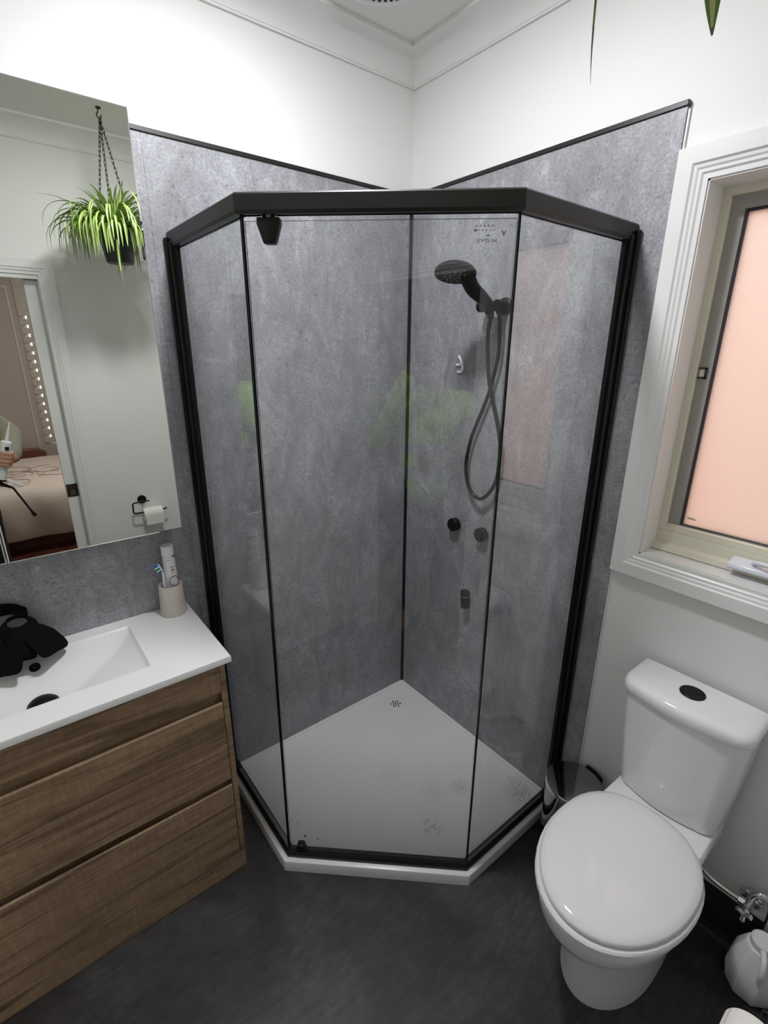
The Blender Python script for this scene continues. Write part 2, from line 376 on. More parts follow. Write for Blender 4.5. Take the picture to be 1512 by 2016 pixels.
# window wall with its opening
WY0, WY1, WZ0, WZ1 = -1.013, -1.530, 1.074, 1.986
b = MB(); b.box((PW, 0.11, 0), (0.11, WY0, CEIL)); b.box((PW, WY1, 0), (0.11, LY-0.1, CEIL)); b.box((PW, WY0, 0), (0.11, WY1, WZ0)); b.box((PW, WY0, WZ1), (0.11, WY1, CEIL))
wall_right = struct(b.build('wall_right', 'white_paint'), 'white painted wall with the window, grey panels beside shower', 'wall')
b = MB(); b.box((LX-0.1, PW, 0), (LX, LY-0.1, CEIL)); struct(b.build('wall_far', 'white_paint'), 'white wall at the left end of the vanity', 'wall')
DX1, DX0, DZ = -1.074, -1.84, 1.935     # door opening
b = MB(); b.box((DX1, LY, 0), (PW, LY-0.1, CEIL)); b.box((LX, LY, 0), (DX0, LY-0.1, CEIL)); b.box((DX0, LY, DZ), (DX1, LY-0.1, CEIL))
wall_door = struct(b.build('wall_door', 'white_paint'), 'white wall with the doorway, seen in the mirror', 'wall')

# wall panels, each sheet its own piece
def panel(a, c, parent):
    q = MB(); q.box(a, c); return q.build('wall_panel', 'concrete', parent)
panel((-0.001, 0, 0), (-0.9292, PW, PTOP), wall_left); panel((-0.9298, 0, 0), (LX, PW, PTOP), wall_left)
panel((0, -0.001, 0), (PW, -0.9395, PTOP), wall_right)
def ptrim(a, c, parent):
    q = MB(); q.box(a, c); return q.build('panel_trim', 'black', parent, bevel=0.0015)
ptrim((0.0, -0.004, PTOP-0.001), (LX, PW, PTOP+0.011), wall_left)
ptrim((-0.004, -0.0045, PTOP-0.001), (PW, -0.942, PTOP+0.011), wall_right)
q = MB(); q.prism([(-0.010, -0.0005), (-0.0005, -0.0005), (-0.0005, -0.010), (-0.004, -0.010), (-0.005, -0.005), (-0.010, -0.004)], 0.041, PTOP-0.001); q.build('corner_trim', 'black', wall_left)
# thin bead of glue showing at the free edge of the right hand panel
q = MB(); q.box((0.004, -0.940, 0.15), (PW, -0.9445, PTOP-0.006)); q.build('panel_edge_bead', 'gloss_white', wall_right)

# cornice: plaster cove, mitred lengths
def cove():
    pr = [(0, 2.474), (0.008, 2.474), (0.008, 2.480)]
    for i in range(9):
        t = math.pi/2*i/8; pr.append((0.090-0.080*math.cos(t), 2.480+0.060*math.sin(t)))
    pr += [(0.090, CEIL), (0, CEIL)]; return pr
IN = [(PW, PW), (LX, PW), (LX, LY), (PW, LY)]
SG = [(-1, -1), (1, -1), (1, 1), (-1, 1)]
for i in range(4):
    j = (i+1) % 4; q = MB()
    q.loft([[(IN[k][0]+SG[k][0]*o_, IN[k][1]+SG[k][1]*o_, z) for o_, z in cove()] for k in (i, j)])
    struct(q.build('trim_%d' % (i+1), 'white_paint', smooth=30), ['white cove cornice above the mirror wall', 'white cove cornice at the vanity end', 'white cove cornice above the doorway', 'white cove cornice above the window'][i], 'cornice')

# dark skirting along window wall
bs = sthing('baseboard_right', (PW, -1.25, 0), 'dark coved skirting below window behind toilet', 'baseboard')
q = MB(); q.loft([[(PW, y, 0), (-0.012, y, 0), (-0.006, y, 0.012), (-0.001, y, 0.03), (0.002, y, 0.165), (PW, y, 0.165)] for y in (-0.945, LY)]); q.build('skirting_sheet', 'skirting', bs)
q = MB(); q.box((PW, -0.945, 0.165), (-0.002, LY, 0.182)); q.build('capping_strip', 'gloss_white', bs, bevel=0.002)

# ------------------------------------------------------------------ window
win = sthing('window_1', (0, -1.25, WZ0), 'frosted window glowing pink in white stepped casing', 'window')
prof = [(0.0, PW), (0.0, -0.006), (0.010, -0.006), (0.014, -0.010), (0.020, -0.010), (0.024, -0.013), (0.030, -0.0135), (0.034, -0.018), (0.068, -0.018), (0.070, -0.014), (0.070, PW)]
cor = [(WY0, WZ0, 1, -1), (WY0, WZ1, 1, 1), (WY1, WZ1, -1, 1), (WY1, WZ0, -1, -1)]
for i in range(4):
    q = MB(); q.loft([[(x, y+sy*o_, z+sz*o_) for o_, x in prof] for (y, z, sy, sz) in (cor[i], cor[(i+1) % 4])]); q.build('casing', 'gloss_white', win)
# timber reveal lining
for a, c in (((PW-0.012, WY0, WZ0), (0.088, WY0-0.004, WZ1)), ((PW-0.012, WY1, WZ0), (0.088, WY1+0.004, WZ1)), ((PW-0.012, WY0, WZ1), (0.088, WY1, WZ1-0.004)), ((PW-0.012, WY0, WZ0), (0.088, WY1, WZ0+0.004))):
    q = MB(); q.box(a, c); q.build('reveal_board', 'gloss_white', win)
FY0, FY1, FZ0, FZ1 = WY0-0.004, WY1+0.004, WZ0+0.004, WZ1-0.004
# aluminium frame (fixed), sash, seal and frosted pane
fp = [(0.0, 0.082), (0.017, 0.082), (0.019, 0.086), (0.019, 0.13), (0.0, 0.13)]
def yzframe(name, y0, y1, z0, z1, pr, mat, parent):
    cs = [(y0, z0, -1, 1), (y0, z1, -1, -1), (y1, z1, 1, -1), (y1, z0, 1, 1)]
    for i in range(4):
        q = MB(); q.loft([[(x, y+sy*o_, z+sz*o_) for o_, x in pr] for (y, z, sy, sz) in (cs[i], cs[(i+1) % 4])]); q.build(name, mat, parent)
yzframe('frame_bar', FY0, FY1, FZ0+0.056, FZ1, fp, 'cream_alu', win)
q = MB(); q.loft([[(0.13, y, FZ0), (0.060, y, FZ0), (0.056, y, FZ0+0.004), (0.060, y, FZ0+0.018), (0.078, y, FZ0+0.022), (0.080, y, FZ0+0.0555), (0.13, y, FZ0+0.0555)] for y in (FY0, FY1)]); q.build('frame_sill', 'cream_alu', win)
yzframe('sash_bar', FY0-0.019, FY1+0.019, FZ0+0.046, FZ1-0.019, [(0.0, 0.094), (0.031, 0.094), (0.031, 0.115), (0.0, 0.115)], 'shaded_alu', win)
yzframe('glazing_seal', FY0-0.050, FY1+0.050, FZ0+0.074, FZ1-0.050, [(0.0, 0.093), (0.006, 0.096), (0.006, 0.112), (0.0, 0.112)], 'dark_seal', win)
q = MB(); q.box((0.101, FY0-0.047, FZ0+0.07), (0.105, FY1+0.047, FZ1-0.022)); pane = q.build('pane', 'frosted', win); pane['label'] = 'frosted pane lit pink from outside'
q = MB(); q.box((0.0985, FY0-0.062, 1.179), (0.1005, FY0-0.082, 1.1805)); q.box((0.0985, FY0-0.064, 1.1755), (0.1005, FY0-0.086, 1.1775)); q.build('maker_mark', 'grey_print', pane)
# latch on sash
la = MB()
for a, c in (((0.088, FY0-0.021, 1.575), (0.094, FY0-0.040, 1.579)), ((0.088, FY0-0.021, 1.551), (0.094, FY0-0.040, 1.555)), ((0.088, FY0-0.036, 1.551), (0.094, FY0-0.040, 1.579))): la.box(a, c)
la.build('latch', 'dark_seal', win)
q = MB(); q.box((0.090, FY0-0.024, 1.556), (0.094, FY0-0.035, 1.574)); q.build('latch_plate', 'cream_alu', win)
# winder on frame sill
wd = MB(); yw = -1.255
wd.loft([[(0.072, y, 1.098), (0.030, y, 1.096), (0.022, y, 1.101), (0.026, y, 1.112), (0.060, y, 1.120), (0.072, y, 1.120)] for y in (yw+0.04, yw-0.09)])
w_ = wd.build('winder', 'winder', win, bevel=0.003)
q = MB(); q.tube(bez([(0.045, yw-0.01, 1.118), (0.03, yw-0.02, 1.128), (0.02, yw-0.05, 1.132), (0.02, yw-0.10, 1.130)], 16), [0.006]*13 if False else 0.006); q.build('winder_handle', 'winder', w_, smooth=60)
# neighbouring rendered wall outside
q = MB(); q.box((1.15, 1.5, -0.5), (1.25, -4.0, 2.55)); struct(q.build('wall_outside', 'salmon'), 'salmon rendered wall outside the frosted window', 'wall')
q = MB(); q.box((0.13, 1.5, -0.55), (1.15, -4.0, -0.5)); struct(q.build('ground_outside', 'stone'), 'pale paving outside the frosted window', 'ground')

# ------------------------------------------------------------------ shower tray
def inset(poly, ds):
    n = len(poly); L = []
    cx = sum(p[0] for p in poly)/n; cy = sum(p[1] for p in poly)/n
    for i in range(n):
        p = Vector(poly[i]); q_ = Vector(poly[(i+1) % n]); d = (q_-p).normalized(); nn = Vector((-d.y, d.x))
        if nn.dot(Vector((cx, cy))-p) < 0: nn = -nn
        L.append((p+nn*ds[i], d))
    out = []
    for i in range(n):
        p, d = L[i-1]; q_, e = L[i]; den = d.x*e.y-d.y*e.x; t = ((q_.x-p.x)*e.y-(q_.y-p.y)*e.x)/den; out.append((p+d*t)[:])
    return out
TP = [(-0.001, -0.001), (-0.900, -0.001), (-0.900, -0.472), (-0.463, -0.875), (-0.001, -0.875)]
tray = thing('shower_tray', 'white five-sided corner shower tray with grubby smudges', 'shower tray', (-0.4, -0.4, 0))
rg = lambda w_, o_, z: [(x, y, z) for x, y in inset(TP, [w_, o_, o_, o_, w_])]
q = MB(); q.loft([rg(0, 0, 0), rg(0, 0.0005, 0.035), rg(0, 0.0020, 0.0385), rg(0, 0.0045, 0.040), rg(0.004, 0.052, 0.0402), rg(0.010, 0.058, 0.038), rg(0.014, 0.064, 0.031), rg(0.06, 0.12, 0.0305)], True, True); q.build('tray_shell', 'tray', tray, smooth=35)
dc = (-0.134, -0.113)
dr = MB(); dr.lathe([(0.001, 0.0305), (0.044, 0.0305), (0.044, 0.0325), (0.041, 0.0338), (0.034, 0.0335), (0.033, 0.0325), (0.001, 0.0325)], (dc[0], dc[1], 0), n=40); drain = dr.build('drain', 'ceramic', tray, smooth=35)
pts = [(0, 0)]+[(0.0120*math.cos(math.pi/3*k), 0.0120*math.sin(math.pi/3*k)) for k in range(6)]+[(0.0215*math.cos(math.pi/3*k+math.pi/6), 0.0215*math.sin(math.pi/3*k+math.pi/6)) for k in range(6)]+[(0.0215*math.cos(math.pi/3*k), 0.0215*math.sin(math.pi/3*k)) for k in range(6)]
for px, py in pts[:13]:
    h = MB(); h.cyl((dc[0]+px, dc[1]+py, 0.0322), (dc[0]+px, dc[1]+py, 0.0333), 0.0039, n=12); h.build('drain_hole', 'hole', drain)
for (x, y, r_) in ((-0.800, -0.430, 0.0035), (-0.770, -0.466, 0.0025)):
    h = MB(); h.sphere((x, y, 0.0315), r_, seg=8, rings=5, scale=(1, 1, 0.5)); h.build('grit_speck', 'hole', tray)

# ------------------------------------------------------------------ shower screen
scr = thing('shower_screen', 'black framed neo-angle corner shower screen of clear glass', 'shower screen', (-0.68, -0.68, 0.04))
FP = [(-0.894, -0.001), (-0.894, -0.469), (-0.460, -0.869), (-0.001, -0.869)]
def offs(d):
    full = [(-0.001, -0.001)]+FP
    r_ = inset(full, [0, d, d, d, 0]); return r_[1:]
def band(o1, o2, z0, z1, i, mat=None, q=None):
    A, B = offs(o1), offs(o2); q = q or MB(); q.prism([A[i], A[i+1], B[i+1], B[i]], z0, z1, mat); return q
for i in range(3):
    q = MB(); A, B, C_ = offs(0.0), offs(0.034), offs(0.004)
    q.loft([[(*A[k], 1.889), (*A[k], 1.918), (*offs(0.004)[k], 1.922), (*offs(0.030)[k], 1.922), (*B[k], 1.918), (*B[k], 1.884), (*offs(0.026)[k], 1.882), (*offs(0.026)[k], 1.889), (*offs(0.012)[k], 1.889), (*offs(0.012)[k], 1.882), (*offs(0.004)[k], 1.882)] for k in (i, i+1)])
    q.build('header_rail', 'black', scr)
    q = MB(); q.loft([[(*offs(0.010)[k], 0.041), (*offs(0.010)[k], 0.050), (*offs(0.016)[k], 0.062), (*offs(0.034)[k], 0.064), (*offs(0.036)[k], 0.060), (*offs(0.036)[k], 0.041)] for k in (i, i+1)]); q.build('sill_rail', 'black', scr)
GO = 0.020
def pane_part(name, p, q_, th, z0, z1, parent):
    p = Vector(p); q_ = Vector(q_); d = (q_-p).normalized(); n_ = Vector((-d.y, d.x))*th/2
    m = MB(); pl = [p-n_, q_-n_, q_+n_, p+n_]
    V = [(v.x, v.y, z) for z in (z0, z1) for v in pl]
    m.mi('glass'); m.mi('glass_edge')
    m.faces(V, [(0, 1, 5, 4), (2, 3, 7, 6)], 'glass'); m.faces(V, [(0, 3, 2, 1), (4, 5, 6, 7), (1, 2, 6, 5), (3, 0, 4, 7)], 'glass_edge')
    return m.build(name, None, parent)
G = [Vector(p) for p in offs(GO)]
dirs = [(G[i+1]-G[i]).normalized() for i in range(3)]
pane_part('fixed_glass', G[0]+dirs[0]*0.012, G[1]-dirs[0]*0.004, 0.006, 0.0645, 1.884, scr)
pane_part('fixed_glass', G[2]+dirs[2]*0.004, G[3]-dirs[2]*0.012, 0.006, 0.0645, 1.884, scr)
door = pane_part('glass_door', G[1]+dirs[1]*0.006, G[2]-dirs[1]*0.004, 0.006, 0.072, 1.872, scr)
# dark seal strips on the glass edges
def vstrip(name, c, d, w_, t_, z0, z1, mat, parent):
    d = Vector(d).normalized(); n_ = Vector((-d.y, d.x)); c = Vector(c)
    m = MB(); m.prism([(c+d*a*w_/2+n_*e*t_/2)[:] for a, e in ((-1, -1), (1, -1), (1, 1), (-1, 1))], z0, z1); return m.build(name, mat, parent)
vstrip('seal_strip', G[1]-dirs[0]*0.001+dirs[1]*0.001, dirs[0]+dirs[1], 0.004, 0.005, 0.062, 1.886, 'black_plastic', scr)
vstrip('seal_strip', G[2]-dirs[1]*0.001+dirs[2]*0.001, dirs[1]+dirs[2], 0.002, 0.003, 0.062, 1.886, 'glass_edge', scr)
# door pivots
n_in = Vector((dirs[1].y, -dirs[1].x)); n_in = n_in if n_in.dot(Vector((-1, -1))) > 0 else -n_in   # outward, towards the room
def clip(s0, poly, parent, th0=-0.012, th1=0.012, name='pivot_clip'):
    m = MB(); base = G[1]+dirs[1]*s0; rings = []
    cx = sum(p[0] for p in poly)/len(poly); cz = sum(p[1] for p in poly)/len(poly)
    for t_, k in ((th0-0.0, 0.86), (th0+0.003, 1.0), (th1-0.003, 1.0), (th1, 0.80)):
        rings.append([(*(base+dirs[1]*(cx+(a-cx)*k)+n_in*t_)[:], cz+(z-cz)*k) for a, z in poly])
    m.loft(rings); return m.build(name, 'black_plastic', parent, bevel=0.0015)
clip(0.058, [(-0.024, 1.878), (0.024, 1.878), (0.025, 1.866), (0.013, 1.830), (0.010, 1.828), (-0.010, 1.828), (-0.013, 1.830), (-0.025, 1.866)], door)
q = MB(); bp_ = G[1]+dirs[1]*0.058
for s_ in (-0.010, 0.008): q.cyl((*(bp_+dirs[1]*s_)[:], 1.876), (*(bp_+dirs[1]*s_)[:], 1.886), 0.004, n=10)
q.box((bp_.x-0.014, bp_.y-0.014, 1.8815), (bp_.x+0.014, bp_.y+0.014, 1.8885)); q.build('pivot_pin', 'black_plastic', door)
clip(0.040, [(-0.019, 0.060), (0.019, 0.060), (0.018, 0.070), (0.010, 0.094), (-0.010, 0.094), (-0.018, 0.070)], door)
# glass stamp, upside down as fitted
def stampmat(s0, z):
    c = G[1]+dirs[1]*s0+n_in*0.0034
    X = -Vector((*dirs[1], 0)); Z = Vector((*n_in, 0)); Y = Z.cross(X)
    return Matrix.Translation((c.x, c.y, z)) @ Matrix((X, Y, Z)).transposed().to_4x4()
DL = (G[2]-G[1]).length
text_part('glass_stamp', 'HS GLASS', 0.0095, stampmat(DL-0.062, 1.832), 'stamp', door)
text_part('glass_stamp', 'A', 0.016, stampmat(DL-0.028, 1.846), 'stamp', door)
def stampbar(ds, z, w_, h_, mat):
    c = G[1]+dirs[1]*(DL-ds)+n_in*0.0035; vstrip('glass_stamp', c, dirs[1], w_, 0.0003, z-h_/2, z+h_/2, mat, door)
stampbar(0.086, 1.8505, 0.005, 0.003, 'stamp'); stampbar(0.060, 1.841, 0.006, 0.002, 'stamp')
for k in range(5): stampbar(0.080-0.008*k, 1.8505, 0.0035, 0.0016, 'grey_print'); stampbar(0.084-0.008*k, 1.8585, 0.0035, 0.0020, 'grey_print')
# wall channels with beads
for k, (a, bx) in enumerate((((-0.8935, -0.0005), 'L'), ((-0.0005, -0.8685), 'R'))):
    q = MB()
    if bx == 'L':
        q.box((-0.897, -0.0008, 0.041), (-0.870, -0.030, 1.894)); bead = (-0.8985, -0.007); edge = ((-0.888, -0.030), (-0.879, -0.040))
    else:
        q.box((-0.0008, -0.872, 0.041), (-0.030, -0.845, 1.894)); bead = (-0.008, -0.8755); edge = ((-0.030, -0.863), (-0.040, -0.854))
    ch = q.build('wall_channel', 'black', scr, bevel=0.002)
    q = MB(); q.cyl((*bead, 0.041), (*bead, 1.904), 0.0065, n=14); q.build('channel_bead', 'black_plastic', ch, smooth=50)
    q = MB(); q.box((*edge[0], 0.064), (*edge[1], 1.884)); q.build('channel_seal', 'black_plastic', ch)

# ------------------------------------------------------------------ shower fittings on right-hand panel
HC = Vector((-0.205, -0.438, 1.838))                      # head centre
hs = thing('hand_shower', 'black hand shower tilted out on its wall bracket with looping hose', 'hand shower', (-0.06, -0.45, 1.73))
ax = Vector((-0.24, -0.16, -0.95)).normalized()             # spray direction
q = MB(); q.lathe([(0.001, -0.016), (0.030, -0.0155), (0.052, -0.010), (0.061, -0.002), (0.063, 0.006), (0.060, 0.011), (0.001, 0.011)], HC, ax, n=40); head = q.build('head', 'black_matte', hs, smooth=35)
q = MB(); q.lathe([(0.001, 0.0112), (0.054, 0.0112), (0.054, 0.0128), (0.001, 0.0128)], HC, ax, n=36); q.build('spray_face', 'black_plastic', hs)
aa = ax.orthogonal().normalized(); bb = ax.cross(aa)
for rr, nn_ in ((0.016, 6), (0.031, 11), (0.046, 16)):
    for k in range(nn_):
        t = 2*math.pi*k/nn_; c = HC+ax*0.0125+(aa*math.cos(t)+bb*math.sin(t))*rr
        q = MB(); q.cyl(c, c+ax*0.004, 0.0028, 0.0018, n=8); q.build('nozzle', 'grey_print' if rr < 0.04 else 'black_plastic', head)
HB = Vector((-0.060, -0.458, 1.735))
hp = bez([HC+Vector((0.022, -0.018, 0.006)), HC.lerp(HB, 0.38)+Vector((0, -0.010, 0.0)), HC.lerp(HB, 0.65)+Vector((0, -0.008, 0.004)), HC.lerp(HB, 0.87)+Vector((0.002, -0.003, 0.006)), HB], 20)
q = MB(); n_ = len(hp); q.tube(hp, [0.024-0.006*min(1, i/(n_-1)*1.1) for i in range(n_)], 16); q.build('handle', 'black_matte', hs, smooth=50)
q = MB(); q.cyl(HB+Vector((0.002, 0, 0.002)), HB+Vector((0.005, 0.0, -0.022)), 0.0115, 0.010, n=16); q.build('hose_nut', 'black_matte', hs, smooth=40)
hose = bez([HB+Vector((0.004, 0, -0.015)), (-0.052, -0.449, 1.66), (-0.046, -0.452, 1.58), (-0.040, -0.466, 1.49), (-0.030, -0.505, 1.36), (-0.024, -0.516, 1.265), (-0.024, -0.500, 1.165), (-0.030, -0.452, 1.105), (-0.032, -0.400, 1.125), (-0.028, -0.367, 1.205), (-0.022, -0.378, 1.31), (-0.020, -0.425, 1.43), (-0.022, -0.452, 1.50), (-0.026, -0.476, 1.60), (-0.034, -0.480, 1.69), (-0.038, -0.476, 1.733)], 90)
q = MB(); q.tube(hose, 0.0068, 10); q.build('hose', 'black_plastic', hs, smooth=60)
br = thing('shower_bracket', 'round black wall bracket and outlet holding the hand shower', 'shower bracket', (0, -0.46, 1.74))
q = MB(); q.lathe([(0.001, 0), (0.026, 0), (0.026, 0.006), (0.022, 0.009), (0.018, 0.010), (0.018, 0.046), (0.016, 0.049), (0.001, 0.049)], (-0.0005, -0.470, 1.752), (-1, 0, 0), n=32); q.build('outlet_body', 'black_matte', br, smooth=35)
q = MB(); q.cyl((-0.046, -0.462, 1.752), (-0.046, -0.408, 1.752), 0.0115, n=20); q.build('swivel_bar', 'black_matte', br, smooth=40)
q = MB(); q.lathe([(0.001, 0), (0.0165, 0.0), (0.018, 0.003), (0.018, 0.012), (0.0165, 0.015), (0.001, 0.016)], (-0.046, -0.414, 1.752), (0, 1, 0), n=28); q.build('swivel_knob', 'black_matte', br, smooth=35)
q = MB(); q.cyl((-0.036, -0.476, 1.742), (-0.038, -0.476, 1.726), 0.010, 0.009, n=16); q.build('outlet_nut', 'black_matte', br, smooth=40)
for y, lab in ((-0.312, 'round black shower tap knob, nearer the shower corner'), (-0.452, 'round black shower tap knob, nearer the window')):
    tp = thing('shower_tap', lab, 'tap', (0, y, 0.962), 'pair of shower tap knobs')
    q = MB(); q.lathe([(0.001, 0), (0.020, 0), (0.020, 0.004), (0.016, 0.005), (0.001, 0.005)], (-0.0005, y, 0.962), (-1, 0, 0), n=36); q.build('cover_plate', 'black_matte', tp, smooth=35)
    q = MB(); q.lathe([(0.001, 0.005), (0.0255, 0.005), (0.0265, 0.007), (0.0265, 0.026), (0.025, 0.028), (0.001, 0.0282)], (-0.0005, y, 0.962), (-1, 0, 0), n=36); q.build('knob', 'black_matte', tp, smooth=35)
sp = thing('wall_spout', 'short black spout low on the panel below the two shower taps', 'spout', (0, -0.41, 0.69))
q = MB(); q.lathe([(0.001, 0), (0.011, 0), (0.011, 0.018), (0.001, 0.018)], (-0.0005, -0.392, 0.690), (-1, 0, 0), n=28); q.build('wall_stub', 'black_matte', sp, smooth=35)
q = MB(); q.lathe([(0.001, 0), (0.0150, 0.001), (0.0168, 0.005), (0.0168, 0.024), (0.001, 0.024)], (-0.0215, -0.395, 0.708), (0.0, -0.10, -1), n=28); q.build('spout_collar', 'black_matte', sp, smooth=35)
q = MB(); q.lathe([(0.0170, 0.0), (0.0174, 0.0007), (0.0174, 0.0018), (0.0170, 0.0025)], Vector((-0.0215, -0.395, 0.708))+Vector((0.0, -0.10, -1)).normalized()*0.0235, (0.0, -0.10, -1), n=28, caps=False); q.build('spout_ring', 'chrome', sp, smooth=35)
q = MB(); q.lathe([(0.001, 0.026), (0.0178, 0.026), (0.0178, 0.070), (0.015, 0.074), (0.001, 0.0745)], (-0.0215, -0.395, 0.708), (0.0, -0.10, -1), n=28); q.build('spout_nozzle', 'black_matte', sp, smooth=35)
# white squiggle of silicone on panel
q = MB()
SM = lambda pts: bez([(-0.002, y, z) for y, z in pts], 24)
q.tube(SM([(-0.278, 1.596), (-0.287, 1.584), (-0.296, 1.568), (-0.300, 1.552), (-0.292, 1.541), (-0.276, 1.541)]), 0.0052, 8)
q.tube(SM([(-0.268, 1.565), (-0.281, 1.565), (-0.292, 1.570), (-0.302, 1.572)]), 0.0046, 8)
tag(q.build('silicone_smear', 'silicone', smooth=60), 'small white squiggle of silicone on grey panel beside the hose', 'silicone smear')

# ------------------------------------------------------------------ vanity
VX0, VX1 = -0.9725, -1.8375
BT, BD = 0.808, -0.391
van = thing('vanity_cabinet', 'brown oak-look vanity cabinet with two finger-pull drawers', 'vanity', (-1.4, -0.19, 0))
def vb(name, a, c, mat, parent=None, bevel=0.0012):
    q = MB(); q.box(a, c); return q.build(name, mat, parent or van, bevel=bevel)
CX0, CX1, FY = -0.988, -1.822, -0.376
vb('side_panel', (CX0, -0.002, 0.075), (CX0-0.016, FY-0.0005, 0.786), 'oak3'); vb('side_panel', (CX1, -0.002, 0.075), (CX1+0.016, FY-0.0005, 0.786), 'oak3')
vb('back_panel', (CX0-0.016, -0.002, 0.075), (CX1+0.016, -0.012, 0.62), 'oak3')
vb('bottom_panel', (CX0-0.016, -0.012, 0.075), (CX1+0.016, -0.355, 0.091), 'oak3')
vb('top_rail', (CX0-0.017, FY+0.018, 0.690), (CX1+0.017, FY, 0.785), 'oak')
vb('finger_recess', (CX0-0.017, FY+0.034, 0.640), (CX1+0.017, FY+0.022, 0.700), 'oak3')
q = MB(); q.loft([[(x, FY+0.018, 0.379), (x, FY, 0.379), (x, FY, 0.652), (x, FY+0.004, 0.657), (x, FY+0.014, 0.642), (x, FY+0.018, 0.642)] for x in (CX0-0.018, CX1+0.018)]); q.build('drawer_front', 'oak2', van)
vb('finger_recess', (CX0-0.017, FY+0.034, 0.335), (CX1+0.017, FY+0.022, 0.385), 'oak3')
q = MB(); q.loft([[(x, FY+0.018, 0.076), (x, FY, 0.076), (x, FY, 0.350), (x, FY+0.004, 0.355), (x, FY+0.014, 0.340), (x, FY+0.018, 0.340)] for x in (CX0-0.018, CX1+0.018)]); q.build('drawer_front', 'oak', van)
vb('kickboard', (CX0-0.001, FY+0.016, 0.001), (CX1+0.001, FY+0.0005, 0.0755), 'oak'); vb('kickboard', (CX0-0.001, -0.002, 0.001), (CX0-0.016, FY+0.017, 0.0745), 'oak3')

# basin top as one moulded slab
bas = thing('vanity_basin', 'white moulded vanity top with wide rectangular scooped basin', 'basin', (-1.405, -0.19, 0.786))
BX0, BX1, BY0, BY1 = -1.160, -1.650, -0.050, -0.304
def ss(t): t = max(0.0, min(1.0, t)); return t*t*(3-2*t)
def bz(x, y):
    if not (BX1 < x < BX0 and BY1 < y < BY0): return BT
    dx = min(BX0-x, x-BX1); db = BY0-y; df = y-BY1
    e = min(1, dx/0.006)*min(1, db/0.006)*min(1, df/0.006)
    
    k1, k2, k3 = min(1.0, dx/0.235)**0.72, min(1.0, db/0.170)**1.1, min(1.0, df/0.038)**0.8
    d = 0.004*e+0.086*min(k1, k2, k3)
    return BT-d
def axis(a, c, brk, n):
    s = {a, c}
    for b_ in brk:
        for k in (-0.0001, 0.003, 0.0062, -0.003, -0.0062, 0.0001): s.add(b_+k)
    for i in range(n+1): s.add(a+(c-a)*i/n)
    v = sorted(x for x in s if min(a, c) <= x <= max(a, c)); o_ = [v[0]]
    for x in v[1:]:
        if x-o_[-1] > 0.00005: o_.append(x)
    return o_
XS = axis(VX1+0.003, VX0-0.003, (BX0, BX1), 70); YS = axis(BD+0.003, -0.0012, (BY0, BY1), 40)
q = MB(); nx, ny = len(XS), len(YS)
V = [(x, y, bz(x, y)) for x in XS for y in YS]; Fc = [(i*ny+j, (i+1)*ny+j, (i+1)*ny+j+1, i*ny+j+1) for i in range(nx-1) for j in range(ny-1)]
q.faces(V, Fc)
def rim(o_, z): 
    x0, x1, y0, y1 = VX0-0.003+o_, VX1+0.003-o_, -0.0012, BD+0.003-o_
    return [(x0, y0, z), (x0, y1, z), (x1, y1, z), (x1, y0, z)]
q.loft([rim(0, BT), rim(0.002, BT-0.001), rim(0.003, BT-0.003), rim(0.003, BT-0.019), rim(0.001, BT-0.0218)], False, False)
x0, x1, y0, y1 = VX0-0.002, VX1+0.002, -0.0012, BD+0.002
q.faces([(x0, y0, BT-0.0218), (x0, y1, BT-0.0218), (x1, y1, BT-0.0218), (x1, y0, BT-0.0218), (BX0+0.02, BY0+0.02, BT-0.0218), (BX0+0.02, BY1-0.02, BT-0.0218), (BX1-0.02, BY1-0.02, BT-0.0218), (BX1-0.02, BY0+0.02, BT-0.0218)], [(0, 1, 5, 4), (1, 2, 6, 5), (2, 3, 7, 6), (3, 0, 4, 7)])
q.build('basin_slab', 'basin', bas, smooth=28)
wc = (-1.405, -0.198)
q = MB(); zb = bz(*wc); q.lathe([(0.036, zb-0.006), (0.037, zb+0.006), (0.035, zb+0.012), (0.028, zb+0.019), (0.016, zb+0.024), (0.001, zb+0.025)], (wc[0], wc[1], 0), n=36); q.build('pop_up_waste', 'black_matte', bas, smooth=50)
oc = Vector((-1.406, -0.088, 0)); oc.z = bz(oc.x, oc.y); on_ = Vector((0, -0.42, 0.9)).normalized()
q = MB(); q.lathe([(0.0065, -0.001), (0.0065, 0.002), (0.0085, 0.0045), (0.0125, 0.0035), (0.0135, 0.0), (0.0135, -0.003)], oc, on_, n=28, caps=False); q.build('overflow_ring', 'black_plastic', bas, smooth=50)
q = MB(); q.lathe([(0.001, 0.001), (0.0068, 0.001), (0.0068, -0.002), (0.001, -0.002)], oc, on_, n=20); q.build('overflow_hole', 'glassgray', bas)

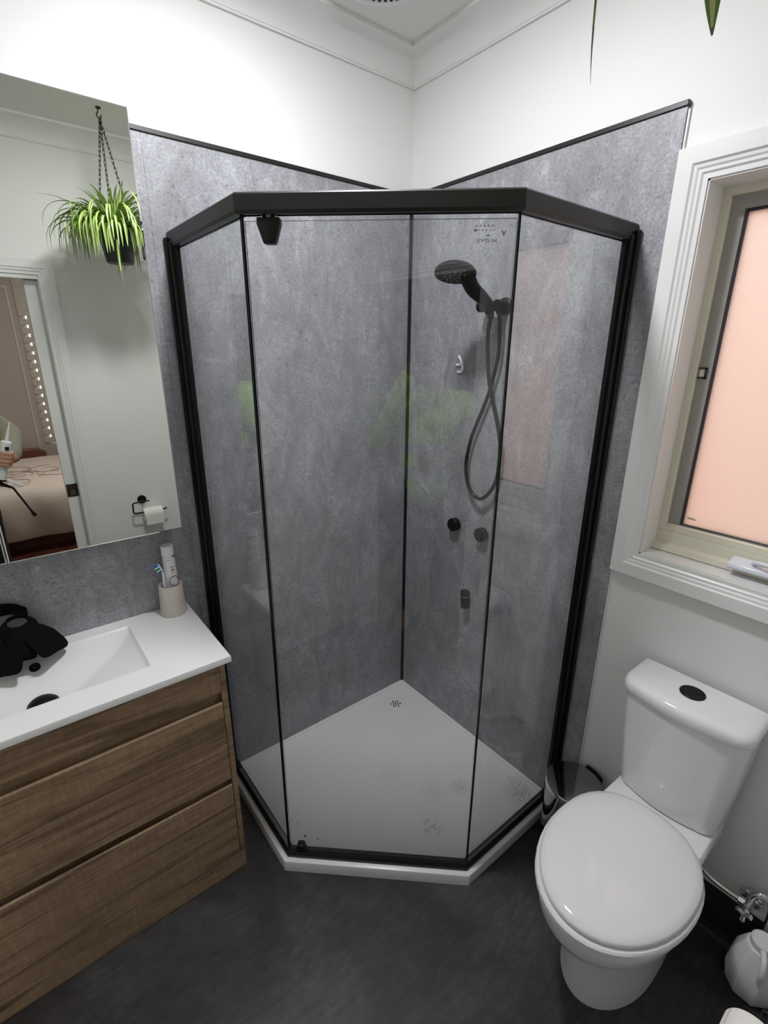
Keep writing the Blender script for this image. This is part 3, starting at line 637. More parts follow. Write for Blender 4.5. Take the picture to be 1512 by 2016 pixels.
# basin mixer wrapped in black fabric
tap = thing('basin_tap', 'matte black basin mixer tap at back of the basin', 'tap', (-1.425, -0.030, BT))
TC = Vector((-1.425, -0.0285, BT))
q = MB(); q.lathe([(0.001, 0), (0.024, 0), (0.024, 0.004), (0.0195, 0.007), (0.0195, 0.085), (0.017, 0.088), (0.001, 0.088)], TC, n=28); q.build('tap_body', 'black_matte', tap, smooth=35)
q = MB(); q.tube([TC+Vector((0, 0, 0.055)), TC+Vector((0.001, -0.035, 0.058)), TC+Vector((0.002, -0.066, 0.052)), TC+Vector((0.002, -0.072, 0.042))], [0.013, 0.012, 0.011, 0.0105], 16); q.build('tap_spout', 'black_matte', tap, smooth=50)
q = MB(); q.lathe([(0.001, 0), (0.0215, 0), (0.0225, 0.003), (0.0225, 0.016), (0.020, 0.019), (0.001, 0.0195)], TC+Vector((0, 0, 0.089)), (0.02, -0.16, 1), n=28); q.build('tap_lever', 'black_matte', tap, smooth=35)
def ribbon(name, rows, th, mat, parent=None, label=None, cat=None):
    # rows of points across; solid cloth strip
    q = MB(); m = len(rows[0])
    P_ = [[Vector(p) for p in r_] for r_ in rows]; N_ = []
    for i in range(len(P_)):
        rr = []
        for j in range(m):
            du = P_[min(i+1, len(P_)-1)][j]-P_[max(i-1, 0)][j]; dv = P_[i][min(j+1, m-1)]-P_[i][max(j-1, 0)]
            nn = du.cross(dv); rr.append(nn.normalized() if nn.length > 1e-9 else Vector((0, 0, 1)))
        N_.append(rr)
    rings = [[P_[i][j]+N_[i][j]*th/2 for j in range(m)]+[P_[i][j]-N_[i][j]*th/2 for j in range(m-1, -1, -1)] for i in range(len(P_))]
    q.loft(rings); o = q.build(name, mat, parent, smooth=60)
    s_ = o.modifiers.new('sub', 'SUBSURF'); s_.levels = 2; s_.render_levels = 2
    return o
wrap = thing('black_fabric_wrap', 'black fabric wrap knotted around the basin tap, ends hanging into basin', 'cloth', (-1.43, -0.05, BT))
# ring of cloth round the top of the tap with open centre
ringrows = []
for k in range(17):
    t = 2*math.pi*k/16; c = Vector((-1.420, -0.050, 0.906))
    e = Vector((math.cos(t), math.sin(t), 0)); w1 = 0.003*math.sin(3*t)
    ringrows.append([c+e*(0.0235+w1)+Vector((0, 0, 0.006)), c+e*0.033+Vector((0, 0, 0.010)), c+e*(0.043+w1)+Vector((0, 0, -0.010+0.012*e.y)), c+e*(0.045+w1)+Vector((0, 0, -0.038)), c+e*(0.040)+Vector((0, 0, -0.058))])
ribbon('wrap_ring', ringrows, 0.006, 'cloth_black', wrap)
q = MB(); q.lathe([(0.001, 0.0), (0.0215, 0.0), (0.023, 0.002), (0.0215, 0.004), (0.001, 0.0045)], (-1.420, -0.050, 0.9105), (0.02, -0.12, 1), n=28); q.build('snap_disc', 'glassgray', wrap, smooth=35)
def lobe(name, c0, c1, w0, w1, sag, tw, n=7, m=6):
    rows = []; c0 = Vector(c0); c1 = Vector(c1); d = (c1-c0).normalized(); s_ = d.cross(Vector((0, 0, 1))).normalized()
    s_ = (s_+Vector((0, 0, tw))).normalized()
    for i in range(n):
        t = i/(n-1); c = c0.lerp(c1, t)+Vector((0, 0, sag*math.sin(math.pi*t))); w_ = w0+(w1-w0)*math.sin(t*math.pi/2)
        if t > 0.85: w_ *= 0.90
        rows.append([c+s_*w_*(j/(m-1)-0.5)+Vector((0, 0, -0.012*abs(2*j/(m-1)-1)**2+0.004*math.sin(5*j+3*i))) for j in range(m)])
    return ribbon(name, rows, 0.007, 'cloth_black', wrap)
lobe('wrap_end', (-1.405, -0.050, 0.900), (-1.348, -0.110, 0.832), 0.070, 0.100, 0.018, 0.15)
lobe('wrap_end', (-1.440, -0.060, 0.895), (-1.470, -0.125, 0.815), 0.07, 0.085, 0.014, -0.1)
lobe('wrap_drape', (-1.418, -0.070, 0.905), (-1.420, -0.118, 0.838), 0.075, 0.060, 0.022, 0.0)
lobe('wrap_fold', (-1.392, -0.020, 0.930), (-1.470, -0.016, 0.952), 0.030, 0.036, 0.014, 0.6)

# cup with toothpaste and toothbrush
CC = Vector((-1.0255, -0.0485, BT))
cup = tag(None or (lambda q: (q.lathe([(0.001, 0.0), (0.0385, 0.0), (0.0400, 0.002), (0.0370, 0.05), (0.0358, 0.098), (0.0345, 0.1005), (0.0315, 0.1005), (0.0298, 0.098), (0.0285, 0.012), (0.001, 0.011)], CC, n=40), q.build('toothbrush_cup', 'stone', smooth=40))[1])(MB()), 'cream stone cup on the vanity corner, toothbrush and toothpaste inside', 'cup')
pst = thing('toothpaste_tube', 'white toothpaste tube standing cap-up in the stone cup', 'toothpaste', (-1.02, -0.05, 0.82))
pa = Vector((0.0, 0.03, 1)).normalized(); p0 = CC+Vector((0.008, 0.002, 0.0135))
q = MB(); rings = []
for h, w_, d_ in ((0.0, 0.022, 0.002), (0.06, 0.0205, 0.012), (0.12, 0.019, 0.015), (0.165, 0.0185, 0.0172), (0.178, 0.0182, 0.0178), (0.183, 0.0180, 0.0178)):
    rings.append([p0+pa*h+Vector((w_*math.cos(t), d_*math.sin(t), 0)) for t in [2*math.pi*i/28 for i in range(28)]])
q.loft(rings); q.build('tube_body', 'tube', pst, smooth=50)
q = MB(); q.lathe([(0.001, 0.183), (0.0192, 0.183), (0.0194, 0.186), (0.0186, 0.190), (0.0186, 0.212), (0.0182, 0.214), (0.001, 0.2142)], p0, pa, n=32); q.build('screw_cap', 'cap', pst, smooth=35)
def tubept(h, t, ex=0.0005):
    hh = [(0.0, 0.022, 0.002), (0.06, 0.0205, 0.012), (0.12, 0.019, 0.015), (0.165, 0.0185, 0.0172), (0.178, 0.0182, 0.0178), (0.183, 0.0180, 0.0178)]
    for (a, w0, d0), (c, w1, d1) in zip(hh, hh[1:]):
        if a <= h <= c:
            k = (h-a)/(c-a); w_ = w0+(w1-w0)*k+ex; d_ = d0+(d1-d0)*k+ex; return p0+pa*h+Vector((w_*math.cos(t), d_*math.sin(t), 0))
def patch(name, h0, h1, t0, t1, mat, n=8, m=4, shape=None):
    q = MB(); V = []; Fc = []
    for i in range(m+1):
        for j in range(n+1):
            h = h0+(h1-h0)*i/m; t = math.radians(t0+(t1-t0)*j/n)
            if shape: h = h0+(shape(j/n)*(h1-h0))*i/m
            V.append(tubept(h, t))
    for i in range(m):
        for j in range(n): Fc.append((i*(n+1)+j, i*(n+1)+j+1, (i+1)*(n+1)+j+1, (i+1)*(n+1)+j))
    q.faces(V, Fc); return q.build(name, mat, pst)
patch('print_corner', 0.182, 0.168, -75, 0, 'green_print', shape=lambda s: s)
patch('print_line', 0.168, 0.1695, -118, -88, 'grey_print'); patch('print_line', 0.145, 0.147, -100, -50, 'navy_print')
patch('print_line', 0.140, 0.130, -90, -78, 'red_print'); patch('print_line', 0.140, 0.132, -70, -56, 'tan_print'); patch('print_line', 0.122, 0.1235, -95, -62, 'grey_print')
q = MB(); 
rp = [tubept(0.098+0.016*math.sin(a), math.radians(-75+44*math.cos(a)), 0.0008) for a in [2*math.pi*i/28 for i in range(29)]]
q.tube(rp[:18], 0.0009, 6); q.build('print_ring', 'navy_print', pst); q = MB(); q.tube(rp[17:], 0.0009, 6); q.build('print_ring', 'red_print', pst)
tb = thing('toothbrush', 'blue and green bristled toothbrush leaning in the stone cup', 'toothbrush', (-1.04, -0.05, 0.82))
bh = bez([CC+Vector((-0.006, -0.012, 0.0135)), CC+Vector((-0.014, -0.012, 0.06)), CC+Vector((-0.0195, -0.013, 0.110)), CC+Vector((-0.0190, -0.014, 0.138)), CC+Vector((-0.022, -0.015, 0.160)), CC+Vector((-0.031, -0.016, 0.180))], 30)
q = MB(); q.tube(bh, 0.0036, 10); q.build('brush_handle', 'brush_handle', tb, smooth=60)
hd = (bh[-1]-bh[-8]).normalized(); sd = Vector((-hd.z, 0, hd.x)).normalized(); sd = sd if sd.x < 0 else -sd
for k, mname in enumerate(('bristle_blue', 'bristle_white', 'bristle_green', 'bristle_white', 'bristle_blue')):
    c = bh[-1]-hd*(0.001+0.0058*k); q = MB()
    for e in (-0.003, 0, 0.003): q.cyl(c+Vector((0, e, 0)), c+Vector((0, e, 0))+sd*0.013, 0.0024, n=8)
    q.build('bristle_tuft', mname, tb)

# ------------------------------------------------------------------ mirror cabinet
MZ0, MZ1, MX, MYF = 1.102, 2.154, -0.979, -0.100
mc = thing('mirror_cabinet', 'wall-hung mirror cabinet above the vanity', 'mirror cabinet', (-1.4, 0, MZ0))
q = MB(); q.box((MX-0.001, -0.0012, MZ0+0.003), (-1.828, -0.081, MZ1-0.003)); q.build('cabinet_body', 'cabinet_side', mc)
for xa, xb in ((MX, -1.4045), (-1.4075, -1.829)):
    m = MB(); m.mi('edge_white'); m.mi('mirror')
    rr = lambda y, d: [(xa-d, y, MZ0+d), (xb+d, y, MZ0+d), (xb+d, y, MZ1-d), (xa-d, y, MZ1-d)]
    m.loft([rr(-0.082, 0), rr(MYF+0.001, 0), rr(MYF, 0.0028)], mat='edge_white')
    o = m.build('mirror_door', None, mc)
    for p in o.data.polygons:
        if p.normal.y < -0.9: p.material_index = 1

# ------------------------------------------------------------------ toilet
TY = -1.240
wcx = thing('toilet', 'white close-coupled toilet with closed lid under the window', 'toilet', (-0.3, TY, 0))
def egg(w_, xf, xb, xc, z, n=44, pb=3.2, pf=2.0):
    pts = []
    for i in range(n):
        t = 2*math.pi*i/n; c, s = math.cos(t), math.sin(t)
        front = c > 0; p = pf if front else pb; rx = (xc-xf) if front else (xb-xc)
        k = (abs(c)**p+abs(s)**p)**(-1/p)
        pts.append((xc-c*k*rx, TY+s*k*w_, z))
    return pts
q = MB()
q.loft([egg(0.112, -0.452, -0.06, -0.26, 0.0), egg(0.112, -0.452, -0.06, -0.26, 0.006), egg(0.104, -0.440, -0.06, -0.26, 0.05), egg(0.096, -0.425, -0.06, -0.26, 0.12), egg(0.094, -0.425, -0.06, -0.26, 0.17), egg(0.100, -0.44, -0.05, -0.27, 0.215), egg(0.118, -0.475, -0.045, -0.285, 0.255), egg(0.145, -0.535, -0.04, -0.30, 0.292), egg(0.156, -0.570, -0.05, -0.32, 0.318, pb=2.2), egg(0.162, -0.583, -0.06, -0.345, 0.345, pb=2.0), egg(0.164, -0.587, -0.06, -0.345, 0.375, pb=2.0), egg(0.161, -0.583, -0.06, -0.345, 0.388, pb=2.0), egg(0.148, -0.565, -0.07, -0.345, 0.391, pb=2.0)])
bowl = q.build('bowl', 'ceramic', wcx, smooth=50)
q = MB(); q.loft([[(x, TY+sy*w_, z) for x, sy, w_ in ((-0.015, 1, 0.125), (-0.13, 1, 0.126), (-0.19, 1, 0.128), (-0.22, 1, 0.11), (-0.22, -1, 0.11), (-0.19, -1, 0.128), (-0.13, -1, 0.126), (-0.015, -1, 0.125))] for z in (0.355, 0.412, 0.418)]); q.build('bowl_deck', 'ceramic', wcx, bevel=0.006, bseg=3)
q = MB(); q.loft([egg(0.1735, -0.590, -0.165, -0.345, 0.3925, pb=2.35), egg(0.1765, -0.594, -0.163, -0.345, 0.396, pb=2.35), egg(0.1765, -0.594, -0.163, -0.345, 0.408, pb=2.35), egg(0.1735, -0.590, -0.165, -0.345, 0.412, pb=2.35)]); q.build('seat', 'seat_plastic', wcx, smooth=40)
q = MB(); q.loft([egg(0.160, -0.576, -0.158, -0.345, 0.4135, pb=2.35), egg(0.168, -0.582, -0.155, -0.345, 0.416, pb=2.35), egg(0.169, -0.583, -0.155, -0.345, 0.422, pb=2.35), egg(0.166, -0.579, -0.157, -0.345, 0.428, pb=2.35), egg(0.150, -0.560, -0.165, -0.345, 0.4325, pb=2.35), egg(0.125, -0.52, -0.185, -0.34, 0.4395, pb=2.4), egg(0.085, -0.46, -0.22, -0.335, 0.4450, pb=2.3), egg(0.045, -0.40, -0.27, -0.335, 0.4480, pb=2.2), egg(0.004, -0.34, -0.33, -0.335, 0.4490)]); q.build('lid', 'seat_plastic', wcx, smooth=60)
for s in (-1, 1):
    q = MB(); q.cyl((-0.172, TY+s*0.085, 0.416), (-0.172, TY+s*0.055, 0.416), 0.0055, n=14); q.build('lid_hinge', 'seat_plastic', wcx, smooth=40)
def cist(w_, xf, z, rad=0.045, xb=-0.012, bow=0.014):
    pts = [(xb, TY+w_, z)]
    n = 8
    for i in range(n+1):
        t = math.pi/2*i/n; pts.append((xf+rad-rad*math.sin(t), TY+w_-rad+rad*math.cos(t), z))
    for i in range(1, 10):
        s = 1-2*i/10; pts.append((xf-bow*(1-s*s), TY+s*(w_-rad), z))
    for i in range(n+1):
        t = math.pi/2*(1-i/n); pts.append((xf+rad-rad*math.sin(t), TY-w_+rad-rad*math.cos(t), z))
    pts.append((xb, TY-w_, z)); return pts
q = MB(); q.loft([cist(0.118, -0.118, 0.4195, 0.04), cist(0.126, -0.126, 0.424, 0.04), cist(0.128, -0.130, 0.45, 0.042), cist(0.141, -0.142, 0.60), cist(0.148, -0.150, 0.735)]); cistern = q.build('cistern', 'ceramic', wcx, smooth=40)
q = MB(); q.loft([cist(0.146, -0.149, 0.7355), cist(0.152, -0.154, 0.738), cist(0.155, -0.158, 0.744), cist(0.155, -0.158, 0.760), cist(0.152, -0.154, 0.770), cist(0.145, -0.147, 0.775), cist(0.12, -0.12, 0.7765, bow=0.01)]); clid = q.build('cistern_lid', 'ceramic', wcx, smooth=50)
bc = Vector((-0.078, TY+0.003, 0.7765))
for s in (-1, 1):
    q = MB(); hp_ = [(0.0265*math.cos(t), 0.0265*math.sin(t)) for t in [math.pi*i/16 for i in range(17)]]
    q.prism([(bc.x+s*(v+0.0008), bc.y+u) for u, v in hp_], 0.7766, 0.7795); q.build('flush_button', 'grey_print' if False else 'black_matte', clid, bevel=0.0008)
q = MB(); q.lathe([(0.027, 0.0), (0.030, 0.0), (0.030, 0.0025), (0.0285, 0.0035), (0.027, 0.0025)], (bc.x, bc.y, 0.7764), n=36, caps=False); q.build('button_bezel', 'black_plastic', clid, smooth=40)

# stop valve and supply pipe
sv = thing('stop_valve', 'chrome water stop valve and pipe behind the toilet', 'valve', (0.0, -1.45, 0.21))
q = MB(); q.tube(bez([(-0.035, -1.33, 0.30), (-0.032, -1.345, 0.235), (-0.028, -1.375, 0.213), (-0.026, -1.41, 0.208), (-0.024, -1.448, 0.208)], 24), 0.0065, 12); q.build('supply_pipe', 'chrome', sv, smooth=60)
q = MB(); q.cyl((0.004, -1.462, 0.208), (-0.045, -1.462, 0.208), 0.011, n=20); q.lathe([(0.001, 0), (0.026, 0), (0.024, 0.006), (0.012, 0.009)], (0.005, -1.462, 0.208), (-1, 0, 0), n=28); q.build('valve_body', 'chrome', sv, smooth=40)
q = MB(); q.cyl((-0.024, -1.440, 0.208), (-0.024, -1.458, 0.208), 0.0105, n=6); q.build('compression_nut', 'chrome', sv)
q = MB(); q.cyl((-0.045, -1.462, 0.208), (-0.060, -1.462, 0.206), 0.009, 0.007, n=16)
for k in range(3):
    t = 2*math.pi*k/3+0.5; q.tube([(-0.058, -1.462, 0.206), (-0.062, -1.462+0.018*math.cos(t), 0.206+0.018*math.sin(t))], [0.006, 0.007], 10)
q.build('valve_handle', 'chrome', sv, smooth=50)
q = MB(); q.tube(bez([(-0.026, -1.462, 0.216), (-0.024, -1.465, 0.248), (-0.018, -1.482, 0.262), (-0.012, -1.500, 0.250), (-0.010, -1.507, 0.215), (-0.010, -1.508, 0.15)], 24), 0.0085, 12); q.build('elbow_pipe', 'chrome', sv, smooth=60)

# pedal bin
BC = (-0.103, -0.985)
bn = thing('pedal_bin', 'small polished steel bin with dark mirror lid behind the toilet', 'bin', (*BC, 0))
q = MB(); q.lathe([(0.001, 0.0), (0.083, 0.0), (0.085, 0.004), (0.085, 0.262), (0.001, 0.262)], (*BC, 0), n=48); q.build('bin_body', 'steel', bn, smooth=35)
q = MB(); q.lathe([(0.084, 0.0), (0.0875, 0.002), (0.0875, 0.02), (0.085, 0.023)], (*BC, 0), n=48, caps=False); q.build('base_ring', 'black_plastic', bn, smooth=35)
q = MB(); q.lathe([(0.085, 0.2625), (0.0885, 0.2635), (0.0885, 0.277), (0.0865, 0.280)], (*BC, 0), n=48, caps=False); q.build('lid_rim', 'chrome', bn, smooth=35)
q = MB(); q.lathe([(0.001, 0.2626), (0.0865, 0.2626), (0.0865, 0.280), (0.084, 0.2808), (0.001, 0.2808)], (*BC, 0), n=48); q.build('bin_lid', 'steel_lid', bn, smooth=20)
q = MB(); q.loft([[(BC[0]+rr*math.cos(t), BC[1]+rr*math.sin(t), z) for rr, z in ((0.0885, 0.258), (0.097, 0.258), (0.097, 0.284), (0.0885, 0.284))] for t in [math.radians(a) for a in range(-34, 7, 8)]]); q.build('lid_hinge', 'black_plastic', bn)

# white jug by the wall
jg = thing('plastic_jug', 'white faceted plastic jug on the floor right of the toilet', 'jug', (-0.070, -1.515, 0))
def oct_(w_, d_, z, c=(-0.070, -1.515)):
    k = 0.42; return [(c[0]+a*w_, c[1]+e*d_, z) for a, e in ((1, k), (k, 1), (-k, 1), (-1, k), (-1, -k), (-k, -1), (k, -1), (1, -k))]
q = MB(); q.loft([oct_(0.040, 0.042, 0.0), oct_(0.048, 0.050, 0.012), oct_(0.056, 0.058, 0.065), oct_(0.050, 0.052, 0.115), oct_(0.034, 0.036, 0.155), oct_(0.030, 0.031, 0.166)]); q.build('jug_body', 'white_plastic', jg, bevel=0.004, bseg=3)
q = MB(); q.lathe([(0.001, 0.166), (0.027, 0.166), (0.027, 0.185), (0.022, 0.190), (0.001, 0.190)], (-0.070, -1.515, 0), n=24); q.build('jug_cap', 'white_plastic', jg, smooth=40)
q = MB(); q.tube(bez([(-0.094, -1.522, 0.176), (-0.116, -1.530, 0.172), (-0.128, -1.534, 0.145), (-0.122, -1.534, 0.105)], 18), 0.007, 10); q.build('jug_handle', 'white_plastic', jg, smooth=60)

# ------------------------------------------------------------------ ceiling fan and light
vf = thing('exhaust_fan', 'round white ceiling exhaust fan grille above the shower', 'exhaust fan', (-0.366, -0.291, CEIL))
q = MB(); q.lathe([(0.001, -0.012), (0.112, -0.012), (0.125, -0.020), (0.140, -0.016), (0.146, -0.004), (0.146, 0.0)], (-0.366, -0.291, CEIL), n=48, caps=False); q.build('fan_cover', 'white_plastic', vf, smooth=40)
for k in range(44):
    t = 2*math.pi*k/44; c, s = math.cos(t), math.sin(t); q = MB()
    pp = [(0.080, -0.0026), (0.116, -0.0038), (0.116, 0.0038), (0.080, 0.0026)]
    q.prism([(-0.366+a*c-e*s, -0.291+a*s+e*c) for a, e in pp], CEIL-0.0185, CEIL-0.0118); q.build('grille_slot', 'hole', vf)
cl = thing('ceiling_light', 'small round white ceiling light in the bathroom', 'ceiling light', (-0.79, -0.645, CEIL))
q = MB(); q.lathe([(0.001, 0.0), (0.105, 0.0), (0.105, -0.012), (0.098, -0.016), (0.001, -0.016)], (-0.79, -0.645, CEIL), n=40); q.build('light_base', 'white_plastic', cl, smooth=40)
q = MB(); q.lathe([(0.085, -0.0165), (0.084, -0.019), (0.070, -0.025), (0.045, -0.028), (0.001, -0.029)], (-0.79, -0.645, CEIL), n=40, caps=False); q.build('diffuser', 'lamp', cl, smooth=60)

# ------------------------------------------------------------------ hanging spider plant
PC = Vector((-0.785, -1.265, 0))
pl = thing('spider_plant', 'variegated spider plant hanging in a black pot on chains', 'plant', (PC.x, PC.y, 1.97))
q = MB(); q.lathe([(0.001, 1.972), (0.052, 1.972), (0.056, 1.976), (0.074, 2.078), (0.079, 2.080), (0.079, 2.096), (0.075, 2.096), (0.072, 2.080), (0.001, 2.078)], (PC.x, PC.y, 0), n=36); pot = q.build('pot', 'pot', pl, smooth=35)
q = MB(); q.lathe([(0.001, 2.086), (0.05, 2.084), (0.071, 2.0805), (0.071, 2.0785), (0.001, 2.0785)], (PC.x, PC.y, 0), n=24); q.build('soil', 'soil', pl)
HKZ = 2.512
for k in range(3):
    t = 2*math.pi*k/3+0.6; a = Vector((PC.x+0.078*math.cos(t), PC.y+0.078*math.sin(t), 2.092)); e = Vector((PC.x, PC.y, HKZ)); d = (e-a); n_l = 24; q = MB(); dn = d.normalized(); o1 = dn.orthogonal().normalized(); o2 = dn.cross(o1)
    for i in range(n_l):
        c = a+d*((i+0.5)/n_l); s_ = o1 if i % 2 else o2; L_ = d.length/n_l*0.72
        q.tube([c+dn*L_*math.cos(w)+s_*0.0042*math.sin(w) for w in [2*math.pi*j/8 for j in range(9)]], 0.0013, 5)
    q.build('chain', 'chain', pl)
q = MB(); q.tube(bez([(PC.x+0.008, PC.y, HKZ+0.012), (PC.x+0.002, PC.y, HKZ-0.004), (PC.x-0.010, PC.y, HKZ+0.008), (PC.x-0.004, PC.y, HKZ+0.02), (PC.x, PC.y, CEIL-0.003)], 24), 0.0024, 8); q.lathe([(0.001, 0), (0.011, 0), (0.008, -0.006), (0.001, -0.007)], (PC.x, PC.y, CEIL), n=16); q.build('ceiling_hook', 'chain', pl, smooth=60)
def leaf(base, az, L_, up, droop, w_, tip=None, dry=0.0, path=None, nseg=11):
    if path is None:
        e = Vector((math.cos(az), math.sin(az), 0)); path = []; p = Vector(base); ang = up
        for i in range(nseg+1):
            path.append(p.copy()); p = p+(e*math.cos(ang)+Vector((0, 0, math.sin(ang))))*(L_/nseg); ang = max(ang-droop/nseg*(0.5+1.1*i/nseg), -1.52)
    n_ = len(path)-1; V = []; q = MB(); q.mi('leaf'); q.mi('leaf_pale'); q.mi('leaf_dry')
    side0 = None
    for i, p in enumerate(path):
        p = Vector(p); t_ = (Vector(path[min(i+1, n_)])-Vector(path[max(i-1, 0)])).normalized()
        if side0 is None:
            side0 = t_.cross(Vector((0, 0, 1))); side0 = side0.normalized() if side0.length > 1e-3 else Vector((1, 0, 0))
        s_ = (side0-t_*side0.dot(t_)).normalized(); side0 = s_; nn = s_.cross(t_)
        k = i/n_; ww = w_*(0.65+0.35*min(1, k*4))*(1-max(0, (k-0.45)/0.55)**1.7*0.93)
        for a, h in ((-1, 0.30), (-0.38, 0.04), (0.38, 0.04), (1, 0.30)): V.append(p+s_*a*ww/2+nn*h*ww*0.5)
    bv = [q.bm.verts.new(v) for v in V]
    for i in range(n_):
        for j in range(3):
            fc = q.bm.faces.new([bv[i*4+j], bv[i*4+j+1], bv[(i+1)*4+j+1], bv[(i+1)*4+j]]); fc.smooth = True
            fc.material_index = 2 if (dry and i/n_ > 1-dry) else (1 if j == 1 else 0)
    return q.build('leaf', None, pl)
rl = random.Random(11)
def inview(p):
    d = p-CAM; zc = d.dot(f); return zc > 0.05 and abs(d.dot(r1)/zc*FPX) < 770 and 1008-d.dot(u1)/zc*FPX > -12
made = 0
while made < 235:
    az = rl.uniform(0, 2*math.pi); rb = rl.uniform(0.0, 0.05); inner = rl.random()
    L_ = rl.uniform(0.22, 0.36); up = rl.uniform(0.6, 1.4); dr_ = rl.uniform(2.6, 4.6); nseg = 12
    if inner < 0.12: up = rl.uniform(1.25, 1.5); dr_ = rl.uniform(0.8, 1.7); L_ = rl.uniform(0.16, 0.24)
    if made >= 165:   # leaves spilling over the rim in front of the pot
        az = rl.uniform(0.15, 3.3); rb = rl.uniform(0.035, 0.06); up = rl.uniform(0.7, 1.3); dr_ = rl.uniform(4.2, 6.5); L_ = rl.uniform(0.15, 0.26)
    a2 = az+rl.uniform(-0.3, 0.3); e = Vector((math.cos(a2), math.sin(a2), 0)); p = PC+Vector((rb*math.cos(az), rb*math.sin(az), 2.082)); ang = up; path = []
    w_ = rl.uniform(0.010, 0.0165)
    for i in range(nseg+1):
        path.append(p.copy()); p = p+(e*math.cos(ang)+Vector((0, 0, math.sin(ang))))*(L_/nseg); ang = max(ang-dr_/nseg*(0.5+1.1*i/nseg), -1.52)
    # leaves that would touch the wall, dip into the pot side or droop too low are not grown
    if any(inview(v) or v.y < LY+0.012 for v in path): continue
    if any(v.z < 2.098 and Vector((v.x-PC.x, v.y-PC.y)).length < 0.081 for v in path[2:]) or any(v.z < 2.07 for v in path[:2]): continue
    leaf(None, 0, 0, 0, 0, w_, path=path); made += 1
leaf(PC+Vector((-0.02, 0.0, 2.09)), math.pi*0.98, 0.30, 0.75, 1.05, 0.009)                                            # long leaf reaching left
leaf(None, 0, 0, 0, 0, 0.0115, dry=0.26, path=bez([PC+Vector((0.0, 0.03, 2.088)), PC+Vector((-0.004, 0.055, 2.125)), PC+Vector((-0.014, 0.068, 2.07)), PC+Vector((-0.0175, 0.0655, 2.0)), PC+Vector((-0.018, 0.065, 1.955)), PC+Vector((-0.0165, 0.065, 1.918)), PC+Vector((-0.012, 0.0655, 1.888))], 24))   # thin drooping leaf with dry tip
leaf(None, 0, 0, 0, 0, 0.027, dry=0.06, path=bez([PC+Vector((0.03, 0.0, 2.088)), PC+Vector((0.06, 0.012, 2.115)), PC+Vector((0.095, 0.018, 2.07)), PC+Vector((0.118, 0.0165, 2.015)), PC+Vector((0.128, 0.0165, 1.985)), PC+Vector((0.141, 0.0165, 1.958))], 20))

# ------------------------------------------------------------------ toilet roll holder on door wall
tr = thing('toilet_roll_holder', 'black wire toilet roll holder on wall beside the doorway', 'roll holder', (-0.78, LY, 0.79))
q = MB(); q.lathe([(0.001, 0), (0.024, 0), (0.024, 0.006), (0.021, 0.009), (0.001, 0.010)], (-0.784, LY+0.0005, 0.790), (0, 1, 0), n=28); q.build('wall_plate', 'black_matte', tr, smooth=35)
AY = LY+0.045
q = MB(); q.cyl((-0.784, LY+0.008, 0.790), (-0.784, AY, 0.787), 0.006, n=14); q.tube([(-0.755, AY, 0.787), (-0.79, AY, 0.787), (-0.835, AY, 0.786), (-0.843, AY, 0.780), (-0.845, AY, 0.733), (-0.840, AY, 0.726), (-0.830, AY, 0.724), (-0.672, AY, 0.724), (-0.667, AY, 0.732)], 0.0042, 10); q.build('wire_arm', 'black_matte', tr, smooth=50)
rl_ = thing('toilet_roll', 'part-used white toilet roll on the black wire holder', 'toilet roll', (-0.745, AY, 0.70))
q = MB(); q.lathe([(0.018, 0), (0.036, 0.0), (0.037, 0.002), (0.037, 0.098), (0.036, 0.100), (0.018, 0.100), (0.0175, 0.05), (0.018, 0.0)], (-0.795, AY, 0.7095), (1, 0, 0), n=36, caps=False); q.build('paper_roll', 'paper', rl_, smooth=40)
q = MB(); q.loft([[(x, AY+0.0375*math.cos(t), 0.7095+0.0375*math.sin(t)) for t in (0.5, 0.2, 0.0)]+[(x, AY+0.0378, 0.685), (x, AY+0.0376, 0.655), (x, AY+0.0366, 0.655), (x, AY+0.0366, 0.685)] for x in (-0.793, -0.697)]); q.build('loose_sheet', 'paper', rl_)

# ------------------------------------------------------------------ doorway
dw = sthing('door_1', (-1.5, LY, 0), 'doorway to the bedroom with white stepped architrave', 'doorway')
ap = [(0.0, LY), (0.0, LY+0.010), (0.012, LY+0.010), (0.016, LY+0.014), (0.024, LY+0.014), (0.028, LY+0.018), (0.062, LY+0.018), (0.065, LY+0.014), (0.065, LY)]
L3 = [(DX1, 0.0, 1, 0), (DX1, DZ, 1, 1), (DX0+0.0, DZ, -1, 1), (DX0, 0.0, -1, 0)]
for i in range(3):
    q = MB(); q.loft([[(x+sx*o_, y, z+sz*o_) for o_, y in ap] for (x, z, sx, sz) in (L3[i], L3[i+1])])
    if i == 2:
        for v in q.bm.verts: v.co.x = max(v.co.x, LX+0.001)
    q.build('architrave', 'gloss_white', dw)
for a, c in (((DX1-0.004, LY+0.004, 0), (DX1, LY-0.030, DZ)), ((DX1-0.004, LY-0.076, 0), (DX1, LY-0.104, DZ)), ((DX0+0.018, LY+0.004, 0), (DX0, LY-0.104, DZ)), ((DX0+0.018, LY+0.004, DZ-0.018), (DX1-0.004, LY-0.104, DZ))):
    q = MB(); q.box(a, c); q.build('jamb', 'gloss_white', dw)
q = MB(); q.box((DX1-0.0005, LY-0.036, 0.008), (DX1-0.060, LY-0.070, DZ-0.020)); leafd = q.build('sliding_door', 'gloss_white', dw, bevel=0.002)
q = MB(); q.box((DX1-0.006, LY-0.036, 0.856), (DX1-0.058, LY-0.0335, 0.926)); sk = q.build('latch_plate', 'steel_lid', leafd, bevel=0.0008); sk['label'] = 'dark metal latch plate'
